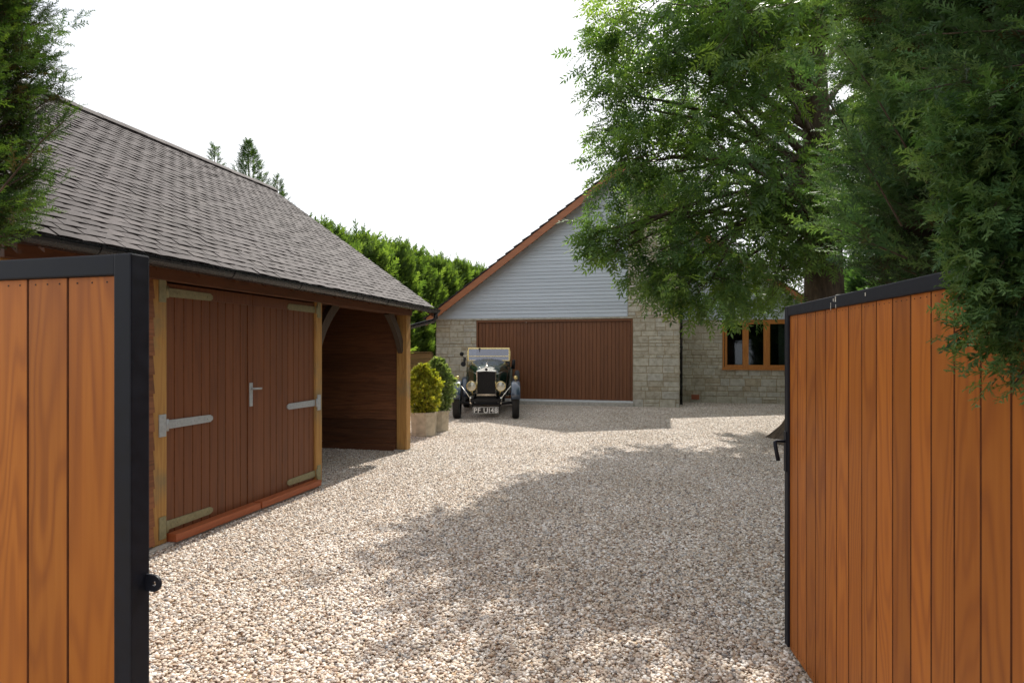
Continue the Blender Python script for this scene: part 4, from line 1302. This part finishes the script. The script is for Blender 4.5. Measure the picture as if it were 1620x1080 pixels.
def conifer(name, c, rad, z0, z1, nbr, frond_len, mat, label, group=None, seed=0, view=None, extra=(), skirt=0.6, trunk_r=.12, core=True, upz=(0.2, 1.1), tone=.43, Ls=1.0, cat='conifer tree'):
    """plume built conifer: branches leave a lumpy column outwards and upwards, each carrying flat fronds"""
    rg = np.random.default_rng(seed)
    t = thing(name, (c[0], c[1], 0), 0, label, cat, group)
    c3 = np.array([c[0], c[1], 0.0])
    def radius(th, z):
        tt = np.clip((z - z0) / (z1 - z0), 0, 1)
        base = np.where(tt < .05, .78 + .22 * np.clip(tt / .05, 0, 1) ** .6, 1.0) * np.where(tt > .5, 1 - .75 * ((tt - .5) / .5) ** 1.6, 1.0)
        lump = 1 + .09 * np.sin(th * 3 + z * 1.9 + seed) + .07 * np.sin(th * 7 - z * 3.7 + seed * 2) + .04 * np.sin(th * 13 + z * 7)
        return rad * base * lump
    th = rg.uniform(0, 2 * np.pi, nbr * 5); z = z0 + (z1 - z0) * rg.random(nbr * 5)
    if view is not None:            # thin out the side no camera near the gate can see
        av = math.atan2(view[1] - c[1], view[0] - c[0])
        dth = np.abs((th - av + np.pi) % (2 * np.pi) - np.pi)
        keep = rg.random(len(th)) < np.where(dth < 1.7, 1.0, .12)
        keep &= rg.random(len(th)) < np.where(z < 3.9, 1.0, .10)
        th, z = th[keep], z[keep]
    th, z = th[:nbr], z[:nbr]; n = len(th)
    rr = radius(th, z)
    out = np.column_stack([np.cos(th), np.sin(th), np.zeros(n)])
    L = Ls * rg.uniform(.22, .50, n) * (1 + .5 * (rg.random(n) < .12))
    up = rg.uniform(upz[0], upz[1], n)
    D = out + np.column_stack([rg.normal(0, .28, n), rg.normal(0, .28, n), up]); D /= np.linalg.norm(D, axis=1, keepdims=True)
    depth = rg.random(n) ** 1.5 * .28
    B = c3 + out * (rr - L * .75 - depth)[:, None] + np.column_stack([np.zeros(n), np.zeros(n), z])
    if len(extra):
        ex = np.array(extra)
        B = np.vstack([B, ex[:, :3]]); dd = ex[:, 3:6] - ex[:, :3]; l2 = np.linalg.norm(dd, axis=1)
        D = np.vstack([D, dd / l2[:, None]]); L = np.concatenate([L, l2]); depth = np.concatenate([depth, np.zeros(len(ex))]); n += len(ex)
    P, FD, FV, FS, tw = [], [], [], [], MB()
    for i in range(n):
        K = max(6, int(L[i] / .030))
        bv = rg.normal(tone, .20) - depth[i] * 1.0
        b, d = B[i], D[i]
        side = np.cross(d, [0, 0, 1]); side /= max(1e-6, np.linalg.norm(side)); nn = np.cross(side, d)
        ph = rg.uniform(0, 6.28)
        for k in range(K + 1):
            s = k / K
            p = b + d * L[i] * s - np.array([0, 0, .10 * L[i] * s * s])
            a = ph + k * 2.4
            w = .55 if k < K else .08
            fd = d * (1.0) + (side * math.cos(a) + nn * math.sin(a)) * w
            P.append(p); FD.append(fd); FV.append(np.clip(bv + .48 * s ** 1.5 + rg.normal(0, .09), 0, 1)); FS.append(frond_len * (1.12 - .42 * s) * rg.uniform(.8, 1.2))  # pale new tips, strengthened so highlight and depth shading sit in the colour
        tip = b + d * L[i] * .9 - np.array([0, 0, .08 * L[i]])
        if i % 3 == 0 or L[i] > .6: tw.tube([b - d * .15, b + d * L[i] * .5, tip], [.0045, .003, .0015], 4, cap=False)
    P, FD, FV, FS = np.array(P), np.array(FD), np.array(FV), np.array(FS)
    idx = rg.integers(0, len(fine), len(P)); Vs, Fs, As = [], [], []; off = 0
    for k in range(len(fine)):
        s = idx == k
        V, F, A = scatter(fine[k][0], fine[k][1], P[s] - np.array([c[0], c[1], 0]), frames(FD[s], rg.normal(0, .7, s.sum())), FS[s], FV[s], .07)
        Vs.append(V); Fs.append(F + off); As.append(A); off += len(V)
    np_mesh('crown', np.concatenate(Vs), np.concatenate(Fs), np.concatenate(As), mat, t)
    tw.v = [(v[0] - c[0], v[1] - c[1], v[2]) for v in tw.v]
    tw.build('twigs', M['bark'], t, recalc=False)['kind'] = 'stuff'
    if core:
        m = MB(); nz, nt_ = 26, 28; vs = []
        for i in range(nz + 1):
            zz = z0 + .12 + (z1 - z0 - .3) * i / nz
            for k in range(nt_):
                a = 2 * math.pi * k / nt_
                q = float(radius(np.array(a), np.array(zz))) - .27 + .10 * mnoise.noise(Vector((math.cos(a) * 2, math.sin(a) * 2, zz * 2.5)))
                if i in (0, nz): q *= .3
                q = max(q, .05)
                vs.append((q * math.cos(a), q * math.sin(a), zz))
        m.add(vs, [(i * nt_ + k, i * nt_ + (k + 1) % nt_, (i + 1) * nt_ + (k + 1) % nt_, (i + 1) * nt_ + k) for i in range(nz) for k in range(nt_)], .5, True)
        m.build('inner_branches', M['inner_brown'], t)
    m = MB(); m.tube([(0, 0, -.05), (0, 0, z0 + .3), (0.02, 0, z1 * .8)], [trunk_r * 1.3, trunk_r, trunk_r * .35], 12); m.build('trunk', M['bark'], t)
    return t

# right: two tall conifers crowding the gate
rb = random.Random(5)
ex = []
# long shoots at the left side of the big conifer
for (px_, z_, h0, h1) in ((.60, 2.5, 2.45, 2.95), (.62, 2.45, 2.3, 2.72), (.58, 2.5, 2.1, 2.3), (.56, 2.5, 2.0, 2.10), (.60, 2.4, 2.6, 3.0)):
    pass
def cw(xr, z, h):     # a point given by its bearing from the gateway
    x = xr * z
    return (x * .9705 - z * .2411, z * .9705 + x * .2411, h)
def shoot(a, b, A=None):
    ex.append((*cw(*a), *cw(*b)))
shoot((.62, 2.5, 2.15), (.475, 2.45, 2.76))
shoot((.66, 2.4, 2.30), (.530, 2.35, 2.80))
shoot((.66, 2.4, 2.15), (.535, 2.4, 2.42))
shoot((.60, 2.4, 1.90), (.515, 2.4, 2.20))
shoot((.60, 2.4, 1.93), (.490, 2.4, 2.04))
shoot((.64, 2.2, 1.85), (.545, 2.2, 1.95))
shoot((.72, 2.0, 1.95), (.70, 1.95, 2.32))
shoot((.80, 2.0, 2.1), (.69, 1.9, 2.15))
conifer('conifer_tree', (2.78, 3.42), 1.87, 1.86, 6.4, 2600, .135, M['conifer_dark'], 'tall dark conifer rising behind the right gate beside the ash tree', 'tall conifers by the gateway', 3, (0, 0), ex)
ex = []
for k in range(150):
    u = (k % 34) / 33
    xr0 = .86 + rb.uniform(-.04, .08); h = 1.66 + .42 * u + rb.uniform(-.04, .04)
    shoot((xr0, 1.62 + rb.uniform(-.1, .2), h + .10), (xr0 - rb.uniform(.06, .15) * (.6 + .6 * u), 1.35 + rb.uniform(-.06, .1), h - .09 + .1 * u))
shoot((.84, 1.50, 1.60), (.725, 1.36, 1.565)); shoot((.86, 1.45, 1.55), (.755, 1.34, 1.50)); shoot((.88, 1.45, 1.50), (.79, 1.34, 1.455)); shoot((.9, 1.45, 1.52), (.83, 1.34, 1.44))
shoot((.90, 1.5, 1.65), (.79, 1.36, 1.60)); shoot((.92, 1.5, 1.6), (.82, 1.33, 1.52))
conifer('conifer_tree', (2.30, 1.50), 1.42, 1.75, 5.6, 1500, .120, M['conifer_dark'], 'dark conifer at the right edge with sprays drooping over the gate top', 'tall conifers by the gateway', 8, (0, 0), ex)

# left: slim bright conifer in front of the garage corner
ex = []
shoot((-.83, 2.55, 2.72), (-.715, 2.5, 2.93)); shoot((-.83, 2.55, 2.25), (-.735, 2.5, 2.52)); shoot((-.83, 2.45, 2.0), (-.75, 2.4, 2.22)); shoot((-.84, 2.4, 1.98), (-.772, 2.35, 2.10))
conifer('conifer_tree', (-3.60, 1.99), .66, 1.96, 5.8, 2900, .090, M['conifer_light'], 'slim bright green conifer in front of the near garage corner', 'tall conifers by the gateway', 12, (0, 0), ex, core=True, tone=.22, Ls=.50, upz=(.3, 1.5))

# hedge behind the garage
def hedge(name, path, h_fun, depth, mat, label, n, flen, seed, cat='hedge'):
    """path of the visible face; depth is away to the left of the path direction"""
    rg = np.random.default_rng(seed)
    t = thing(name, (path[0][0], path[0][1], 0), 0, label, cat)
    o = np.array([path[0][0], path[0][1], 0])
    p0, p1 = np.array([*path[0], 0.0]), np.array([*path[1], 0.0]); Lh = np.linalg.norm(p1 - p0); d = (p1 - p0) / Lh
    nrm = np.array([d[1], -d[0], 0])
    def lump(u, z): return .22 * np.sin(u * 2.1 + seed) * np.sin(z * 1.7 + u) + .14 * np.sin(u * 5.3 + z * 2.9) + .09 * np.sin(u * 11 - z * 6)
    u = rg.uniform(0, Lh, n); part = rg.random(n) < .74
    H_ = h_fun(u) + .16 * np.sin(u * 3.3) + .12 * np.sin(u * 8.1 + 1)
    z = np.where(part, H_ * rg.random(n) ** .8, H_ * (1 + .0 * u)); w = np.where(part, 0, rg.uniform(0, depth, n))
    rnd = np.where(part, np.clip((z / H_ - .88) / .12, 0, 1) ** 2 * .45, 0)
    P = p0 + d * u[:, None] + nrm * (lump(u, z) - w - rnd - rg.random(n) * .2)[:, None] + np.column_stack([0 * u, 0 * u, z - rg.random(n) * .12])
    D = nrm * np.where(part, .75, .1)[:, None] + np.column_stack([rg.normal(0, .30, n), rg.normal(0, .30, n), rg.uniform(.55, 1.5, n)])
    FS = flen * rg.uniform(.7, 1.35, n) * (1 + .9 * (rg.random(n) < .05))
    FV = np.clip(rg.normal(.5, .17, n) + .8 * lump(u, z), 0, 1)
    idx = rg.integers(0, 3, n); Vs, Fs, As = [], [], []; off = 0
    for k in range(3):
        s = idx == k
        V, F, A = scatter(coarse[k][0], coarse[k][1], P[s] - o, frames(D[s], rg.uniform(-1.2, 1.2, s.sum())), FS[s], FV[s], .12)
        Vs.append(V); Fs.append(F + off); As.append(A); off += len(V)
    np_mesh('foliage', np.concatenate(Vs), np.concatenate(Fs), np.concatenate(As), mat, t)
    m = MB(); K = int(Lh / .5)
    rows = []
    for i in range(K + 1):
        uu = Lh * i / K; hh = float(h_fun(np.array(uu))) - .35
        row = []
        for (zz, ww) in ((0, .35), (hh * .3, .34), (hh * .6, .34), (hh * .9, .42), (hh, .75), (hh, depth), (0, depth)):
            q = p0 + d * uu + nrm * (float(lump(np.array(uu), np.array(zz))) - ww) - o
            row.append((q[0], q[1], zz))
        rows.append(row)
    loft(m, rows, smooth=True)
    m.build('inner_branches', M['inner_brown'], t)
    return t
hedge('conifer_hedge', ((-7.9, 11.4), (-7.9, 31.0)), lambda u: 4.22 + .047 * u, 1.6, M['hedge_leaf'], 'tall bright green conifer hedge running back behind the garage and fence', 46000, .235, 21)
hedge('conifer_hedge', ((4.6, 17.9), (4.6, 5.2)), lambda u: 3.3 + .0 * u, 1.6, M['conifer_dark'], 'dark conifer hedge behind the ash trunk and right gate', 9000, .34, 5)
# conifer tips above the garage ridge
def tip(name, x, y, z0, z1, r, label, seed, n=260):
    rg = np.random.default_rng(seed)
    t = thing(name, (x, y, 0), 0, label, 'conifer tree', 'conifers behind the garage ridge')
    tt = rg.random(n) ** .8; th = rg.uniform(0, 6.283, n)
    z = z0 + (z1 - z0) * tt; rr = r * (1 - tt) ** .9 * rg.uniform(.2, 1, n)
    lean = .14 * (tt ** 2)
    P = np.column_stack([rr * np.cos(th) - lean, rr * np.sin(th), z])
    D = np.column_stack([np.cos(th), np.sin(th), rg.uniform(.4, 1.8, n)])
    Vs, Fs, As = [], [], []; off = 0; idx = rg.integers(0, 4, n)
    for k in range(4):
        s = idx == k
        V, F, A = scatter(fine[k][0] * np.array([1, 1.0, 1.0]), fine[k][1], P[s], frames(D[s], rg.uniform(-1.2, 1.2, s.sum())), (.27 * (1.15 - .6 * tt[s])), np.clip(rg.normal(.55, .2, s.sum()), 0, 1), .1)
        Vs.append(V); Fs.append(F + off); As.append(A); off += len(V)
    np_mesh('crown', np.concatenate(Vs), np.concatenate(Fs), np.concatenate(As), M['conifer_light'], t)
    m = MB(); m.tube([(0, 0, 0), (0, 0, z0), (-.14, 0, z1)], [.10, .05, .006], 8); m.build('trunk', M['bark'], t)
tip('conifer_tree', -9.75, 12.8, 3.0, 6.65, 1.45, 'tallest conifer tip poking above the garage ridge end', 31, 1300)
tip('conifer_tree', -9.75, 11.65, 3.2, 6.15, .8, 'small thin conifer tip just over the ridge, left of the tallest tip', 32, 420)
tip('conifer_tree', -9.5, 13.6, 3.0, 6.0, .9, 'short conifer tip at the right end of the ridge, below the tallest tip', 33, 600)

# ================================================================== ASH TREE
def ash():
    rg = np.random.default_rng(44); rr = random.Random(44)
    tx_, ty_ = 2.50, 10.85
    t = thing('ash_tree', (tx_, ty_, 0), 0, 'large ash tree with spreading feathery crown overhanging the driveway in front of the house', 'tree')
    m = MB()
    # trunk with root flare
    rings = []; nk = 28
    for (z, r0) in ((-.05, .78), (.08, .66), (.25, .53), (.5, .43), (.9, .36), (1.5, .315), (2.4, .285), (3.6, .26), (5.0, .22), (6.8, .16), (8.8, .09), (10.3, .03)):
        ring = []
        for k in range(nk):
            a = 2 * math.pi * k / nk
            fl = max(0, 1 - z / 1.0)
            r = r0 * (1 + fl * (.30 * math.sin(a * 5 + .8) ** 3 + .12 * math.sin(a * 3 + 2)) + .07 * math.sin(a * 6 + z * 1.3) + .04 * math.sin(a * 11 - z * 3) + .05 * mnoise.noise(Vector((math.cos(a) * 1.5, math.sin(a) * 1.5, z * 2))))
            ring.append((r * math.cos(a) + .10 * math.sin(z * .6), r * math.sin(a), z))
        rings.append(ring)
    loft(m, rings, smooth=True)
    # lobes of the crown
    lobes = []
    def lob(x, y, z, r, w=1.0): lobes.append((x, y, z, r, w * (.6 if z > 6.8 else 1)))
    for k in range(36):
        a = rr.uniform(0, 6.283); e = rr.uniform(-.35, .95); s = rr.uniform(.45, 1.0)
        ce = math.cos(e)
        lob(tx_ + .25 + 3.25 * s * math.cos(a) * ce, ty_ + .2 + 3.3 * s * math.sin(a) * ce, 5.7 + 4.6 * s * math.sin(e) * 1.0, rr.uniform(.75, 1.2))
    # hanging skirts towards the drive (bearing, depth, height)
    for (xr, z, h, r, w) in ((.150, 9.0, 3.30, .20, .9), (.170, 9.1, 3.15, .30, .9), (.195, 9.1, 3.1, .42, .8), (.24, 9.2, 2.95, .42, .9), (.19, 9.6, 4.1, .6, 1),
                          (.28, 9.0, 2.75, .45, 1), (.30, 8.8, 2.55, .45, 1.3), (.33, 8.7, 2.50, .42, 1.3), (.27, 9.4, 3.5, .7, 1.2), (.34, 9.0, 3.2, .7, 1.3), (.40, 9.3, 3.1, .6, 1), (.44, 9.8, 2.75, .55, 1.0), (.40, 10.3, 2.6, .45, .9), (.365, 9.2, 2.65, .4, 1),
                          (.175, 9.8, 6.4, .5, .8), (.19, 9.6, 5.6, .55, .8), (.175, 9.5, 4.9, .45, .8), (.18, 9.4, 4.4, .4, .8), (.23, 9.2, 5.2, .8, 1), (.17, 10.2, 7.3, .5, .7), (.47, 9.2, 3.5, .5, 1.2), (.51, 9.3, 3.7, .5, 1.2), (.54, 9.4, 3.4, .4, 1), (.42, 12.2, 3.1, .6, 1), (.46, 12.0, 2.9, .55, 1), (.44, 12.6, 3.7, .6, 1), (.48, 11.8, 3.5, .5, 1),
                          (.22, 9.0, 6.2, .8, 1), (.30, 8.7, 5.4, .9, 1.2), (.26, 8.9, 4.4, .8, 1.2), (.36, 8.5, 4.2, .9, 1.2), (.40, 8.6, 5.6, 1.0, 1.2), (.30, 8.8, 7.0, 1.0, 1.2), (.46, 9.0, 4.0, .8, 1), (.50, 9.4, 5.0, .9, 1), (.42, 8.9, 7.0, 1.0, 1), (.50, 9.0, 6.4, .9, 1)):
        x, y, _ = cw(xr, z, h); lob(x, y, h, r, w)
    tmpl = [compound_leaf(k) for k in range(5)]
    P, D, S, Vv = [], [], [], []
    for (x, y, z, r, w) in lobes:
        c = np.array([x, y, z])
        # limb from the trunk
        h0 = max(3.4 + 1.6 * rr.random(), min(8.6, z - .45 * math.hypot(x - tx_, y - ty_) - rr.uniform(-.2, .5)))
        st = Vector((.10 * math.sin(h0 * .6), 0, h0)); en = Vector((x - tx_, y - ty_, z))
        mid = st.lerp(en, .5) + Vector((rr.uniform(-.2, .2), rr.uniform(-.2, .2), .18 * (en - st).length))
        pts = [st.lerp(mid, s).lerp(mid.lerp(en, s), s) for s in (0, .25, .5, .75, 1)]
        br = .022 + .008 * (en - st).length
        m.tube(pts, [br * 1.4, br, br * .75, br * .5, br * .25], 7, cap=False)
        nt_ = int(12.5 * w * (r / .6) ** 1.7) + 6
        for j in range(nt_):
            v = rg.normal(0, 1, 3); v /= np.linalg.norm(v); rad = r * rg.random() ** .45
            e = c + v * rad * np.array([1, 1, .8])
            b = c + v * rad * .2 + np.array([0, 0, .05])
            ax = np.array([e[0] - tx_, e[1] - ty_, 0]); ax /= max(.3, np.linalg.norm(ax))
            td = v * .6 + ax * .6 + np.array([0, 0, rg.uniform(-.5, .2)]); td /= np.linalg.norm(td)
            tl = rg.uniform(.18, .38)
            tip_ = e + td * tl
            if j % 2 == 0:
                off = np.array([tx_, ty_, 0]); m.tube([b - off, e - off, tip_ - off], [.009, .006, .003], 4, cap=False)
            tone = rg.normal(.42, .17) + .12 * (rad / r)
            for q in range(8):
                s = q / 7
                yaw = rg.uniform(0, 6.283)
                ld = td * .5 + np.array([math.cos(yaw), math.sin(yaw), rg.uniform(-.9, .25)]) * .85
                P.append(e + td * tl * s); D.append(ld); S.append(rg.uniform(.25, .37)); Vv.append(tone)
    P, D, S, Vv = map(np.array, (P, D, S, Vv))
    P = P - np.array([tx_, ty_, 0])
    idx = rg.integers(0, 5, len(P)); Vs, Fs, As = [], [], []; off = 0
    for k in range(5):
        s = idx == k
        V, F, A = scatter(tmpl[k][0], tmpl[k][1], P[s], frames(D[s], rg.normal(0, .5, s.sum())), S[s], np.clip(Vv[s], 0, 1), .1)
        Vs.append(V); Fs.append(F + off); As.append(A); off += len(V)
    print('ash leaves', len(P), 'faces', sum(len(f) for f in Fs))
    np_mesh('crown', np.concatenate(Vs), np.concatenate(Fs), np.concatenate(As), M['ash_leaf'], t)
    m.build('trunk', M['bark'], t, recalc=False)
ash()
